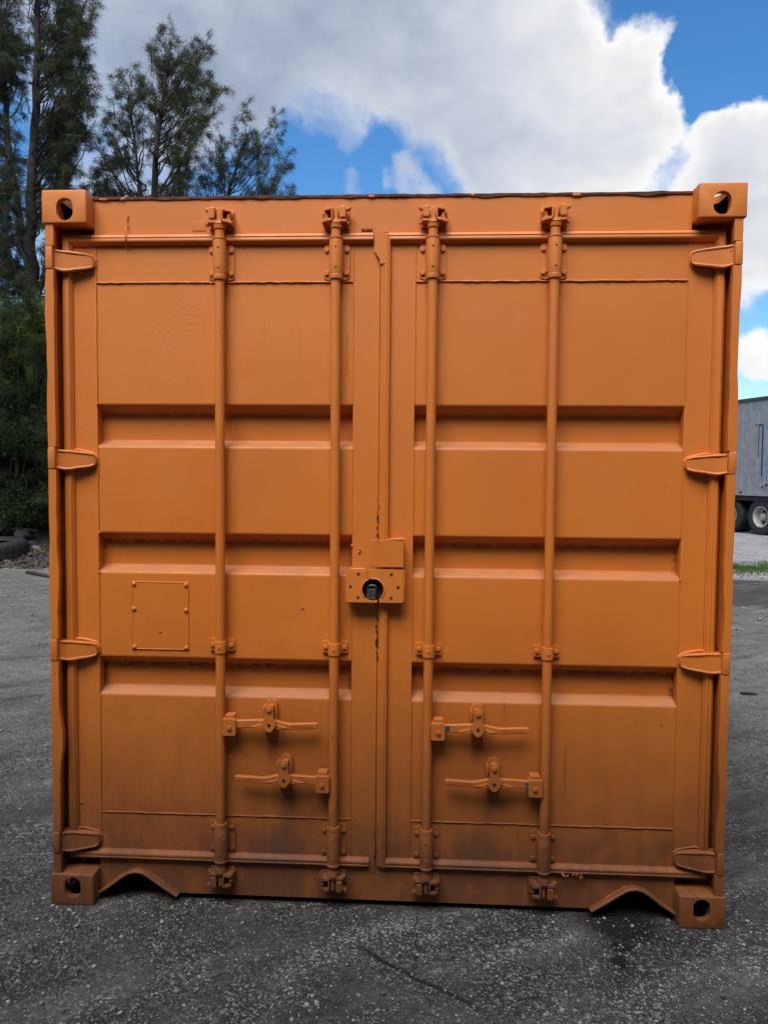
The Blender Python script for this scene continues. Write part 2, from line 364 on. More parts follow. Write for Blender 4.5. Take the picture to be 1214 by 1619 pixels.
def cyl(bm, p0, p1, r0, r1=None, seg=20, caps=True, r=0):
    p0, p1 = Vector(p0), Vector(p1); r1 = r0 if r1 is None else r1
    d = (p1 - p0).normalized(); u = d.orthogonal().normalized(); w = d.cross(u)
    A = []; Z = []
    for i in range(seg):
        t = 2*math.pi*i/seg; k = u*math.cos(t) + w*math.sin(t)
        A.append(bm.verts.new(p0 + k*r0)); Z.append(bm.verts.new(p1 + k*r1))
    for i in range(seg): bm.faces.new((A[i], A[(i+1) % seg], Z[(i+1) % seg], Z[i]))
    if caps:
        fa = bm.faces.new(A[::-1]); fz = bm.faces.new(Z)
        if r: bev(bm, set(fa.edges) | set(fz.edges), r, 2)
def lathe(bm, cx, cy, prof, seg=24):
    """prof: (r, z) list, axis vertical at cx, cy"""
    rings = [[bm.verts.new((cx + r*math.cos(2*math.pi*i/seg), cy + r*math.sin(2*math.pi*i/seg), z)) for i in range(seg)] for r, z in prof]
    for a, b_ in zip(rings, rings[1:]):
        for i in range(seg): bm.faces.new((a[i], a[(i+1) % seg], b_[(i+1) % seg], b_[i]))
    bm.faces.new(rings[0][::-1]); bm.faces.new(rings[-1])
def tube(bm, pts, rad_, seg=6, wob=0, rng=None):
    pts = [Vector(p) for p in pts]; rings = []
    for i, p in enumerate(pts):
        d = (pts[min(i+1, len(pts)-1)] - pts[max(i-1, 0)]).normalized()
        u = d.orthogonal().normalized() if not rings else (pu - d*pu.dot(d)).normalized()
        pu = u; w = d.cross(u)
        rr = rad_[i] if isinstance(rad_, (list, tuple)) else rad_
        if rng: rr *= 1 + rng.uniform(-wob, wob)
        rings.append([bm.verts.new(p + (u*math.cos(2*math.pi*k/seg) + w*math.sin(2*math.pi*k/seg))*rr) for k in range(seg)])
    for a, b_ in zip(rings, rings[1:]):
        for k in range(seg): bm.faces.new((a[k], a[(k+1) % seg], b_[(k+1) % seg], b_[k]))
    bm.faces.new(rings[0][::-1]); bm.faces.new(rings[-1])
RW = random.Random(5)
def bead(bm, p0, p1, r=.003, step=.012, jit=.0012, wob=.3):
    p0, p1 = Vector(p0), Vector(p1); n = max(2, int((p1-p0).length/step))
    tube(bm, [p0.lerp(p1, i/n) + Vector((RW.uniform(-jit, jit), 0, RW.uniform(-jit, jit))) for i in range(n+1)], r, 6, wob, RW)
def rrect(x0, x1, z0, z1, r, n=5):
    out = []
    for cx, cz, a0 in ((x1-r, z1-r, 0), (x0+r, z1-r, 90), (x0+r, z0+r, 180), (x1-r, z0+r, 270)):
        for i in range(n+1):
            a = rad(a0 + 90*i/n); out.append((cx + r*math.cos(a), cz + r*math.sin(a)))
    return out

# ------------------------------------------------------------------ ground
def ground():
    bm = B()
    xs = [-1500, -300, -60, -20] + list(np.linspace(-14, 14, 57)) + [20, 60, 300, 1500]
    ys = [-1500, -300, -60, -20, -8] + list(np.linspace(-4, 24, 57)) + [32, 60, 300, 1500]
    g = []
    for y in ys:
        row = []
        for x in xs:
            z = 0
            k = min(1, max(0, (max(abs(x)-1.6, (-.7-y) if y < 0 else (y-6.6), 0))/2.0))
            if abs(x) < 30 and abs(y) < 40: z = k*.035*noise.noise(Vector((x*.35, y*.35, 3.1)))
            row.append(bm.verts.new((x, y, z)))
        g.append(row)
    for j in range(len(ys)-1):
        for i in range(len(xs)-1): bm.faces.new((g[j][i], g[j][i+1], g[j+1][i+1], g[j+1][i]))
    o = put(mesh_of(bm, 'ground', 'ground', None), 'ground', None, (0, 0, 0)); tag(o, 'worn dark asphalt yard with exposed stone chippings', 'ground', kind='structure')
    return o
ground()

# ------------------------------------------------------------------ the container
HW, HT, DY = 1.219, 2.591, .065       # half width, height, depth of the door face behind the corner fittings
LEN = 6.058
box_root = root('shipping_container', (0, 0, 0), 'orange painted steel shipping container standing with its double doors closed', 'container')
CT = box_root

def casting_mesh():
    def tmp(bm):
        me = bpy.data.meshes.new('t'); bmesh.ops.recalc_face_normals(bm, faces=bm.faces[:]); bm.to_mesh(me); bm.free()
        o = bpy.data.objects.new('t', me); C.objects.link(o); return o
    bm = B(); box(bm, 0, .162, 0, .178, 0, .118, .007, 3); a = tmp(bm)
    cuts = []
    bm = B(); box(bm, .022, .140, .026, .155, .024, .096, .01, 2); cuts.append(tmp(bm))
    bm = B(); prism(bm, rrect(.054, .114, .029, .107, .0295, 8), -.05, .05); cuts.append(tmp(bm))
    bm = B(); prism(bm, rrect(.060, .125, .029, .105, .030, 8), -.05, .05); bmesh.ops.rotate(bm, verts=bm.verts, cent=(0,0,0), matrix=Matrix.Rotation(rad(90), 3, 'Z')); cuts.append(tmp(bm))
    bm = B(); prism(bm, rrect(.048, .120, .03, .150, .034, 8), -.05, .05); bmesh.ops.rotate(bm, verts=bm.verts, cent=(0,0,0), matrix=Matrix.Rotation(rad(-90), 3, 'X')); cuts.append(tmp(bm))
    for c in cuts:
        md = a.modifiers.new('b', 'BOOLEAN'); md.operation = 'DIFFERENCE'; md.object = c; md.solver = 'EXACT'
    dg = bpy.context.evaluated_depsgraph_get(); dg.update()
    me = bpy.data.meshes.new_from_object(a.evaluated_get(dg))
    for o in [a] + cuts: bpy.data.objects.remove(o)
    return me
CM = casting_mesh()
def casting(sx, sy, sz):
    bm = B(); bm.from_mesh(CM)
    for v in bm.verts:
        x, y, z = v.co
        v.co = (sx*(HW - x), y if sy < 0 else LEN - y, z if sz < 0 else HT - z)
    if sx*sy*sz > 0 or True: bmesh.ops.recalc_face_normals(bm, faces=bm.faces[:])
    inner = [f.index for f in bm.faces if .0215 < HW - abs(f.calc_center_median().x) < .1405 and .0235 < (f.calc_center_median().y if sy < 0 else LEN - f.calc_center_median().y) < .1555 and .0235 < (f.calc_center_median().z if sz < 0 else HT - f.calc_center_median().z) < .0965]
    o = obj('corner_casting', bm, 'paint', CT, 30); o.data.materials.append(M['cavity'])
    for i in inner: o.data.polygons[i].material_index = 1
    return o
for sx in (-1, 1):
    for sy in (-1, 1):
        for sz in (-1, 1): casting(sx, sy, sz)

HZ = [(2.357, .040), (1.646, .039), (.948, .040), (.232, .041)]     # hinge heights
def post(sx):
    bm = B()
    # front lip, broken at every hinge knuckle
    cuts = [.117] + sum([[z-h-.0018, z+h+.0018] for z, h in sorted(HZ)], []) + [HT-.117]
    rng = random.Random(3 if sx < 0 else 8)
    for a, b_ in zip(cuts[::2], cuts[1::2]):
        n = max(2, int((b_-a)/.05)); rings = []
        for i in range(n+1):
            z = a + (b_-a)*i/n; e = min(i, n-i) > 0
            jx = rng.uniform(-.0020, .0020) if e else 0; jo = rng.uniform(-.0016, .0016) if e else 0
            if sx < 0 and .50 < z < .72: jx -= .015*math.sin((z-.50)/.22*math.pi)     # dent
            if sx < 0 and 2.05 < z < 2.3: jo += .006*math.sin((z-2.05)/.25*math.pi)
            if sx < 0 and 1.10 < z < 1.30: jx -= .006*math.sin((z-1.10)/.20*math.pi)
            if sx > 0 and 1.9 < z < 2.2: jo -= .006*math.sin((z-1.9)/.3*math.pi)
            if sx > 0 and 1.0 < z < 1.2: jx += .007*math.sin((z-1.0)/.2*math.pi)
            if sx > 0 and .35 < z < .60: jx += .006*math.sin((z-.35)/.25*math.pi)
            rings.append([bm.verts.new(q) for q in ((sx*(1.180+jx), .006, z), (sx*(1.209+jo), .006, z), (sx*(1.209+jo), .100, z), (sx*(1.189), .100, z), (sx*(1.189), .034, z), (sx*(1.180+jx), .030, z))])
        for r0, r1 in zip(rings, rings[1:]):
            for k in range(6): bm.faces.new((r0[k], r0[(k+1) % 6], r1[(k+1) % 6], r1[k]))
        bm.faces.new(rings[0][::-1]); bm.faces.new(rings[-1])
        bev(bm, [e for r0, r1 in zip(rings, rings[1:]) for k in (0, 1, 5) for e in [bm.edges.get((r0[k], r1[k]))] if e], .003, 2)
    box(bm, sx*1.125, sx*1.206, .098, .22, .117, HT-.117); box(bm, sx*1.1905, sx*1.2065, .046, .0985, .118, HT-.118)
    obj('corner_post', bm, 'paint', CT, 30)
    # rear post
    bm = B(); box(bm, sx*1.10, sx*1.205, LEN-.17, LEN-.012, .117, HT-.117, .004); obj('corner_post', bm, 'paint', CT)
for sx in (-1, 1): post(sx)

# header with its uneven rusty top edge
bm = B(); box(bm, -1.058, 1.058, DY, .16, 2.4535, 2.574, .001); obj('door_header', bm, 'paint', CT)
bm = B(); rng = random.Random(11); n = 150; rings = []
for i in range(n+1):
    x = -1.058 + 2.116*i/n; k = noise.noise(Vector((x*9, 1.3, 0)))*.5 + noise.noise(Vector((x*34, 4.3, 0)))*.5
    lip = DY - .004 - max(0, k)*.010; zt = 2.5855 + k*.003; zb = 2.5755 - max(0, noise.noise(Vector((x*16, 9.3, 0))))*.010
    rings.append([bm.verts.new(q) for q in ((x, lip, zb), (x, lip-.001, zt-.002), (x, lip+.004, zt), (x, .17, 2.588), (x, .17, 2.5745), (x, DY+.004, 2.5745))])
for r0, r1 in zip(rings, rings[1:]):
    for k in range(6): bm.faces.new((r0[k], r0[(k+1) % 6], r1[(k+1) % 6], r1[k]))
bm.faces.new(rings[0][::-1]); bm.faces.new(rings[-1])
o = obj('roof_edge', bm, 'rust', CT, 50); o['label'] = 'rusty ragged upper edge of the door header'
# painted-over sealant lumps along the edge
for x, w in ((-1.02, .035), (-.95, .02), (-.055, .022), (.66, .028), (.30, .010)):
    bm = B(); box(bm, x-w/2, x+w/2, DY-.0075, DY+.01, 2.571+RW.uniform(0,.003), 2.579+RW.uniform(0, .004), .003)
    obj('sealant_lump', bm, 'paint', CT)

# sill with the two fork openings
def arch(sx): return [(sx*q[0], q[1]) for q in ((1.062, .022), (1.015, .052), (.962, .092), (.940, .105), (.918, .111), (.908, .111), (.886, .106), (.866, .094), (.812, .058), (.758, .024))]
bm = B()
L, Rr = arch(-1), arch(1)
outl = [(-1.058, .150), (-1.058, .024)] + L[1:-1] + [(-.758, .026), (.758, .024)] + Rr[1:-1][::-1] + [(1.058, .024), (1.058, .150)]
prism(bm, outl[::-1], DY, DY+.010); obj('door_sill', bm, 'paint', CT, 25)
for sx in (-1, 1):
    bm = B(); pth = arch(sx); rings = []
    for i, (x, z) in enumerate(pth):
        a = Vector(pth[max(i-1, 0)]); b_ = Vector(pth[min(i+1, len(pth)-1)]); d = (b_-a).normalized(); nn = Vector((-d.y, d.x)) * (-1 if sx < 0 else 1)
        if nn.y < 0: nn = -nn
        rings.append([bm.verts.new(q) for q in ((x-nn.x*.003, .046, z-nn.y*.003), (x+nn.x*.006, .045, z+nn.y*.006), (x+nn.x*.0065, .055, z+nn.y*.0065), (x+nn.x*.005, .072, z+nn.y*.005), (x-nn.x*.003, .25, z-nn.y*.003))])
    for r0, r1 in zip(rings, rings[1:]):
        for k in range(5): bm.faces.new((r0[k], r0[(k+1) % 5], r1[(k+1) % 5], r1[k]))
    bm.faces.new(rings[0][::-1]); bm.faces.new(rings[-1])
    tube(bm, [(x, .0400, z+.0030) for x, z in pth], .0062, 8, .10, RW)
    bead(bm, (pth[1][0], DY-.002, pth[1][1]+.007), (pth[3][0], DY-.002, pth[3][1]+.006), .004); bead(bm, (pth[-2][0], DY-.002, pth[-2][1]+.007), (pth[-4][0], DY-.002, pth[-4][1]+.006), .004)
    obj('fork_opening_trim', bm, 'paint', CT, 50)

# body: sides, roof, rear wall, rails, floor
def corrugated(axis, a0, a1, z0, z1, face, out):
    """sheet with vertical trapezoid ribs; axis 'y' for sides, 'x' for the rear"""
    bm = B(); prof = []; a = a0; pitch = .278; dpt = .036
    while a < a1 - .02:
        for da, dd in ((0, 0), (.070, 0), (.139, dpt), (.209, dpt)):
            if a + da <= a1: prof.append((a+da, dd))
        a += pitch
    prof.append((a1, 0))
    rows = [[bm.verts.new((face - out*d, q, z) if axis == 'y' else (q, face - out*d, z)) for q, d in prof] for z in (z0, z1)]
    for i in range(len(prof)-1): bm.faces.new((rows[0][i], rows[0][i+1], rows[1][i+1], rows[1][i]))
    return bm
for sx in (-1, 1):
    obj('side_wall', corrugated('y', .21, LEN-.165, .15, 2.52, sx*1.200, sx), 'paint', CT, 20)
    bm = B(); box(bm, sx*1.130, sx*1.206, .18, LEN-.18, .022, .165, .003); obj('bottom_side_rail', bm, 'paint', CT)
    bm = B(); box(bm, sx*1.146, sx*1.206, .18, LEN-.18, 2.512, 2.574, .003); obj('top_side_rail', bm, 'paint', CT)
obj('rear_wall', corrugated('x', -1.105, 1.105, .14, 2.49, LEN-.045, 1), 'paint', CT, 20)
bm = B(); box(bm, -1.058, 1.058, LEN-.12, LEN-.02, 2.47, 2.575, .003); obj('rear_rail', bm, 'paint', CT); bm = B(); box(bm, -1.058, 1.058, LEN-.12, LEN-.02, .03, .15, .003); obj('rear_rail', bm, 'paint', CT)
bm = B(); box(bm, -1.147, 1.147, .171, LEN-.10, 2.560, 2.5735); obj('roof_sheet', bm, 'paint', CT)
bm = B(); box(bm, -1.13, 1.13, .16, LEN-.125, .125, .165)
for i in range(18): box(bm, -1.13, 1.13, .40+i*.31, .45+i*.31, .035, .126)
obj('floor', bm, 'floor', CT)

# ---- doors
XL = (-1.137, -.0238); XR = (-.0215, 1.137); Z0, Z1 = .150, 2.452
PAN = {-1: (-1.052, -.117), 1: (.103, 1.049)}
CH = [(1.842, 1.692), (1.374, 1.231), (.914, .776)]
def sheet(x0, x1, zlo, zhi, seed):
    """pressed door skin: three trapezoid channels, gently oil-canned"""
    bm = B(); prof = [(zhi, 0)]; dp = .046; s = .027; t_ = .020; e = .005
    for a, b_ in CH:
        prof += [(a+e+.004, 0), (a+e, 0), (a+.001, .0016), (a-.003, .005), (a-s+.003, dp-.005), (a-s-.001, dp-.0012), (a-s-e, dp), (a-s-e-.004, dp), (b_+t_+e+.004, dp), (b_+t_+e, dp), (b_+t_+.001, dp-.0012), (b_+t_-.003, dp-.005), (b_+.003, .005), (b_-.001, .0016), (b_-e, 0), (b_-e-.004, 0)]
    prof.append((zlo, 0)); full = []
    for (za, ya), (zb, yb) in zip(prof, prof[1:]):
        n = max(1, int((za-zb)/.05)); full += [(za+(zb-za)*i/n, ya+(yb-ya)*i/n) for i in range(n)]
    full.append(prof[-1]); nx = 26; rows = []
    for z, y in full:
        row = []
        for i in range(nx+1):
            x = x0 + (x1-x0)*i/nx; ed = min(1, min(i, nx-i)/3)
            wv = (noise.noise(Vector((x*3.1+seed, z*3.4, 2))) + .5*noise.noise(Vector((x*8+seed, z*8, 5))))*.0009*ed
            row.append(bm.verts.new((x, DY+.002+y+wv, z)))
        rows.append(row)
    for a, b_ in zip(rows, rows[1:]):
        for i in range(nx): bm.faces.new((a[i], b_[i], b_[i+1], a[i+1]))
    return bm
def gasket_profile_path(bm, path, sect):
    """path: list of ((x,z),(ox,oz)); sect: (u,y)"""
    rings = [[bm.verts.new((x+ox*u, y, z+oz*u)) for u, y in sect] for (x, z), (ox, oz) in path]
    k = len(sect)
    for a, b_ in zip(rings, rings[1:]):
        for i in range(k-1): bm.faces.new((a[i], a[i+1], b_[i+1], b_[i]))
    bm.faces.new(rings[0]); bm.faces.new(rings[-1][::-1])
SECT = [(-.001, .070), (0, .060), (.003, .055), (.009, .047), (.013, .0455), (.019, .0465), (.021, .0475), (.025, .0455), (.030, .048), (.034, .054), (.037, .056), (.038, .075)]
BOLT = B(); cyl(BOLT, (0, 0, 0), (0, -.0075, 0), .0088, .0085, 6, r=.0016); lathe_z = None
BOLT = mesh_of(BOLT, 'bolt', 'paint', 40)
DOME = B(); cyl(DOME, (0, .001, 0), (0, -.003, 0), .0085, .0075, 12, True); cyl(DOME, (0, -.003, 0), (0, -.006, 0), .0075, .0038, 12, True); DOME = mesh_of(DOME, 'rivet', 'paint', 50)

doors = {}
for side in (-1, 1):
    xa, xb = XL if side < 0 else XR; pa, pb = PAN[side]
    bm = B()
    box(bm, xa, pa, DY, .125, Z0, Z1, .0025); box(bm, pb, xb, DY, .125, Z0, Z1, .0025)          # stiles
    box(bm, pa, pb, DY+.0012, .120, 2.281, Z1-.0015, .001); box(bm, pa, pb, DY+.0012, .120, Z0+.0015, .327, .001)   # rails
    box(bm, pa-.01, pb+.01, .121, .124, .3, 2.3)
    d = obj('door', bm, 'paint', CT, 30); doors[side] = d
    d['label'] = 'left container door with a riveted blank plate' if side < 0 else 'right container door carrying the centre seal strip'
    obj('corrugated_panel', sheet(pa, pb, .327, 2.281, 3*side), 'paint', d, 45)
    bm = B()
    bead(bm, (pa, DY-.0005, 2.281), (pb, DY-.0005, 2.281), .0030); obj('weld_seam', bm, 'paint', d, 60)
    bm = B(); bead(bm, (pa, DY-.0005, .3285), (pb, DY-.0005, .3285), .0027); obj('weld_seam', bm, 'paint', d, 60)
    for xx in (pa, pb):
        bm = B(); zs = [2.41] + sum([[a+.004, b_-.004] for a, b_ in CH], []) + [.20]
        for a, b_ in zip(zs[::2], zs[1::2]): bead(bm, (xx, DY+.0003, a), (xx, DY+.0003, b_), .0024, .02, .0006, .2)
        obj('weld_seam', bm, 'paint', d, 60)
    # rubber seal, painted over
    bm = B(); ox = side; xo = side*1.136; xc = -.047 if side < 0 else .006
    gasket_profile_path(bm, [((xc, 2.413), (0, 1)), ((xo, 2.413), (ox, 1)), ((xo, .188), (ox, -1)), ((xc, .188), (0, -1))], SECT)
    obj('door_seal', bm, 'paint', d, 28)
    if side > 0:
        bm = B(); sc = [(-.0225, .072), (-.0222, .061), (-.0205, .0565), (-.0045, .0460), (-.0020, .0442), (.0035, .0438), (.0065, .0462), (.0085, .0450), (.0125, .0462), (.0150, .0520), (.0165, .072)]
        zz = list(np.linspace(.160, 2.440, 60)); rings = []
        for z in zz:
            j = noise.noise(Vector((0, 0, z*6)))*.0010
            rings.append([bm.verts.new((x+j, y+j*.5, z)) for x, y in sc])
        for a, b_ in zip(rings, rings[1:]):
            for i in range(len(sc)-1): bm.faces.new((a[i], a[i+1], b_[i+1], b_[i]))
        bm.faces.new(rings[0]); bm.faces.new(rings[-1][::-1])
        obj('centre_seal', bm, 'paint', d, 28)
        bm = B(); prism(bm, [(-.0445, 2.474), (-.0445, 2.386), (-.0240, 2.356), (-.0225, 2.340), (-.0045, 2.340), (-.0045, 2.440), (-.0100, 2.452)], .04, .064)
        for v in bm.verts:
            if v.co.y < .05: v.co.y = .0450 + (-.0045 - v.co.x)*.27
        obj('seal_flap', bm, 'paint', d, 30)

# hinges
def hinge(side, z, h):
    s = side
    bm = B(); box(bm, s*1.184, s*1.2105, .0035, .045, z-h, z+h, .005, 3); cyl(bm, (s*1.196, .018, z-h+.002), (s*1.196, .018, z+h-.002), .013, seg=14)
    prof = [(1.205, h-.006, -h+.004), (1.185, h-.010, -h+.004), (1.160, h-.012, -h-.002), (1.140, h-.013, -h-.001), (1.115, h-.016, -h+.004), (1.085, h-.019, -h+.008), (1.068, h-.022, -h+.012), (1.058, h-.027, -h+.017), (1.053, h-.036, -h+.026)]
    ys = [.012, .020, .030, .033, .036, .041, .044, .048, .053]; ft = []; bk = []
    for (x, a, b_), y in zip(prof, ys):
        ft.append((bm.verts.new((s*x, y, z+a)), bm.verts.new((s*x, y, z+b_)))); bk.append((bm.verts.new((s*x, .064, z+a)), bm.verts.new((s*x, .064, z+b_))))
    for i in range(len(prof)-1):
        for q in ((ft[i][0], ft[i+1][0], ft[i+1][1], ft[i][1]), (ft[i][0], bk[i][0], bk[i+1][0], ft[i+1][0]), (ft[i][1], ft[i+1][1], bk[i+1][1], bk[i][1])): bm.faces.new(q)
    bm.faces.new((ft[-1][0], bk[-1][0], bk[-1][1], ft[-1][1]))
    for j in (0, 1):
        tube(bm, [(s*x, y+.0020, z+(a, b_)[j]*.94) for (x, a, b_), y in zip(prof, ys)][:-1], [.004, .0052, .0058, .0058, .0056, .0052, .0046, .004], 8, .18, RW)
    # fillet weld where the blade meets the door
    tube(bm, [(s*1.150, .060, z+h-.008), (s*1.12,   .0645, z+h-.008), (s*1.09,   .0655, z+h-.014), (s*1.065,   .0655, z+h-.02), (s*1.051,   .0655, z+h-.033), (s*1.051,   .0655, z-h+.024), (s*1.063,   .0655, z-h+.008), (s*1.09,   .0655, z-h+.003), (s*1.12, .0645, z-h-.002)], .0048, 6, .3, RW)
    obj('hinge', bm, 'paint', doors[s], 40)
for s in (-1, 1):
    for z, h in HZ: hinge(s, z, h)

# locking bars
BX = [-.591, -.177, .1625, .584]; BY = .034
def cam_mesh(flip_x, flip_z):
    bm = B()
    cyl(bm, (0, 0, -.012), (0, 0, .004), .0205, .0225, 20); cyl(bm, (0, 0, .004), (0, 0, .010), .024, .018, 20)
    box(bm, -.007, .007, -.012, .016, .006, .058, .002)
    prism(bm, [(-.036, .006), (.036, .006), (.040, .013), (.030, .016), (-.030, .016), (-.040, .012)], -.018, .024, .002)
    # solid jaw
    prism(bm, [(-.034, .020), (-.016, .018), (-.012, .030), (-.013, .058), (-.024, .061), (-.035, .056), (-.037, .034)], -.022, .022, .004)
    prism(bm, [(-.050, .052), (-.034, .046), (-.034, .054), (-.044, .060), (-.052, .060)], -.012, .010, .002)
    prism(bm, [(-.046, .000), (-.034, .004), (-.036, .010), (-.046, .008)], -.012, .01, .0015)
    # open C jaw with the keeper pin
    box(bm, .010, .0155, -.022, .022, .010, .056, .0015); prism(bm, [(.010, .049), (.033, .047), (.040, .042), (.042, .048), (.034, .056), (.010, .057)], -.02, .022, .0015)
    prism(bm, [(.010, .010), (.036, .008), (.046, .000), (.050, .006), (.040, .018), (.010, .018)], -.022, .022, .0015)
    cyl(bm, (.040, -.006, .038), (.034, -.004, .022), .0095, .0085, 12); box(bm, .040, .048, -.002, .024, .004, .046, .003)
    box(bm, -.044, .046, .022, .0309, -.004, .062, .003)                 # keeper base plate on the frame
    for v in bm.verts: v.co.x *= flip_x; v.co.z *= flip_z
    return mesh_of(bm, 'cam_keeper', 'paint', 38)
CAM = {(fx, fz): cam_mesh(fx, fz) for fx in (1, -1) for fz in (1, -1)}
def sleeve_mesh(fz):
    bm = B()
    lathe(bm, 0, 0, [(.0185, -.072), (.0228, -.0715), (.0236, -.066), (.0236, -.059), (.0228, -.057), (.0232, -.055), (.0238, -.02), (.0240, .058), (.0232, .066), (.0252, .068), (.0252, .073), (.0186, .0745)], 28)
    for z in (-.030, .040): cyl(bm, (0, -.0225, z), (0, -.0262, z), .0048, .0040, 10)
    prism(bm, rrect(-.0465, .0465, -.068, .058, .016), .026, .0318, .0015)
    for sx in (-1, 1): prism(bm, [(sx*.018, -.05), (sx*.0255, -.044), (sx*.0255, .034), (sx*.018, .042)][::sx], .012, .028)
    for v in bm.verts: v.co.z *= fz
    return mesh_of(bm, 'bar_bracket', 'paint', 32)
SL = {f: sleeve_mesh(f) for f in (1, -1)}
def clamp_mesh():
    bm = B(); lathe(bm, 0, 0, [(.0178, -.022), (.0212, -.0215), (.0216, .019), (.0212, .021), (.0178, .0215)], 24)
    prism(bm, rrect(-.046, .046, -.019, .023, .005), .022, .0318, .0015); cyl(bm, (0, -.020, 0), (0, -.0235, 0), .0055, .0045, 8)
    return mesh_of(bm, 'bar_clamp', 'paint', 35)
CL = clamp_mesh()
for i, x in enumerate(BX):
    fx = 1 if i % 2 == 0 else -1; rng = random.Random(i)
    bm = B(); n = 30; zs = np.linspace(.132, 2.472, n+1); seg = 20; rings = []
    for z in zs:
        jx = noise.noise(Vector((i*7, 0, z*1.1)))*.0022; rr = .0172
        rings.append([bm.verts.new((x+jx+rr*math.cos(2*math.pi*k/seg), BY+rr*math.sin(2*math.pi*k/seg), z)) for k in range(seg)])
    for a, b_ in zip(rings, rings[1:]):
        for k in range(seg): bm.faces.new((a[k], a[(k+1) % seg], b_[(k+1) % seg], b_[k]))
    bm.faces.new(rings[0][::-1]); bm.faces.new(rings[-1])
    bar = obj('locking_bar', bm, 'paint', CT, 40)
    put(CAM[(fx, 1)], 'cam_keeper', bar, (x, BY, 2.470)); put(CAM[(fx, -1)], 'cam_keeper', bar, (x, BY, .136))
    for f, zc in ((1, 2.354), (-1, .243)):
        br = put(SL[f], 'bar_bracket', CT, (x, BY, zc))
        for sx in (-1, 1):
            for dz in (-.045, .036): put(BOLT, 'bolt', br, (x+sx*.0355, BY+.0265, zc+dz*f), (0, rng.uniform(0, 1), 0))
    cl = put(CL, 'bar_clamp', CT, (x, BY, .967))
    for sx in (-1, 1): put(BOLT, 'bolt', cl, (x+sx*.034, BY+.0225, .969), (0, rng.uniform(0, 1), 0))

# handles: (bar x, direction, lever height, catch x, worn)
def handle(bx, s, z, cx, worn):
    bm = B(); X = lambda u: bx + s*u
    # lever: forging that thins toward the grip
    prof = [(.050, .015, -.015), (.085, .0155, -.014), (.120, .0165, -.013), (.165, .0175, -.014), (.205, .0165, -.014), (.235, .0105, -.0155), (.258, .0075, -.0150), (.30, .0095, -.0135), (.350, .0105, -.0105), (.3570, .0085, -.009)]
    dz = [0, 0, .001, .002, .001, 0, -.0005, .0, .001, .001]
    ring = []
    for (u, a, b_), k in zip(prof, dz):
        y = .016 if u < .23 else .014
        ring.append([bm.verts.new(q) for q in ((X(u), y, z+k+a-.003), (X(u), y+.003, z+k+a), (X(u), y+.014, z+k+a), (X(u), y+.014, z+k+b_), (X(u), y+.003, z+k+b_), (X(u), y, z+k+b_+.003))])
    for r0, r1 in zip(ring, ring[1:]):
        for k in range(6): bm.faces.new((r0[k], r0[(k+1) % 6], r1[(k+1) % 6], r1[k]))
    bm.faces.new(ring[0][::-1]); bm.faces.new(ring[-1])
    c = abs(cx-bx)
    tube(bm, [(X(.262+.0052*q), .0135, z+(.0045 if q % 2 else -.0055)+RW.uniform(-.0015, .0015)) for q in range(17)], .0014, 5, .3, RW)
    prism(bm, [(X(c-.070), z-.006), (X(c-.030), z+.0035), (X(c), z+.006), (X(c+.030), z+.0035), (X(c+.062), z-.008), (X(c+.02), z-.013), (X(c-.02), z-.012)], .008, .018, .002)   # spear-shaped strengthening rib
    hd = obj('door_handle', bm, 'paint', CT, 35)
    hd['label'] = 'handle lever with chipped paint' if worn else 'handle lever thickly painted over'
    # hub clamp on the bar
    bm = B(); prism(bm, rrect(min(X(.012), X(.062)), max(X(.012), X(.062)), z-.041, z+.022, .008, 4), .006, .052, .002)
    prism(bm, rrect(min(X(.020), X(.056)), max(X(.020), X(.056)), z+.016, z+.034, .004, 3), .014, .050, .0015)
    hub = obj('handle_hub', bm, 'paint', hd, 35)
    put(BOLT, 'bolt', hub, (X(.038), .0065, z-.010))
    # catch: back plate, two bolts, swinging cover with the seal hole
    bm = B(); prism(bm, rrect(cx-.0215, cx+.0215, z-.068, z+.084, .0212, 8), .050, .0655, .002)
    box(bm, cx-.016, cx+.016, .030, .054, z-.038, z-.016, .002); box(bm, cx-.0270, cx-.0205, .020, .062, z+.030, z+.064, .0015)
    ct = obj('catch_plate', bm, 'paint', hd, 35)
    put(BOLT, 'bolt', ct, (cx+.001, .0505, z-.048), None, (1.15, 1, 1.15))
    K = 1.20
    bm = B(); prism(bm, [(cx+K*a, z+b_) for a, b_ in ((-.0125, .030), (-.0130, .064), (-.009, .076), (0, .0805), (.009, .076), (.0130, .064), (.0125, .030), (.0150, .024), (.0215, .018), (.0215, .004), (.0155, -.006), (.008, -.020), (0, -.023), (-.008, -.020), (-.0155, -.006), (-.0215, .004), (-.0215, .018), (-.0150, .024))][::-1], .000, .0075, .0015)
    box(bm, cx-.011, cx+.011, .006, .053, z+.045, z+.066, .002)
    cv = obj('catch_cover', bm, 'paint', hd, 35)
    put(BOLT, 'bolt', cv, (cx, .000, z+.063), None, (1.2, 1, 1.2))
    bm = B(); cyl(bm, (cx, -.0006, z+.004), (cx, .004, z+.004), .0066, seg=14); obj('seal_hole', bm, 'dark', hd)
    if worn:
        bm = B(); box(bm, X(.0635), X(.079 if worn > 1 else .071), .0148, .02, z-.013, z+.012, .001); o = obj('bare_patch', bm, 'bare', hd); o['label'] = 'bare grey steel where paint has flaked off the lever'
handle(BX[0], 1, .688, -.407, 0)
handle(BX[1], -1, .487, -.353, 0)
handle(BX[2], 1, .690, .341, 2)
handle(BX[3], -1, .494, .401, 1)

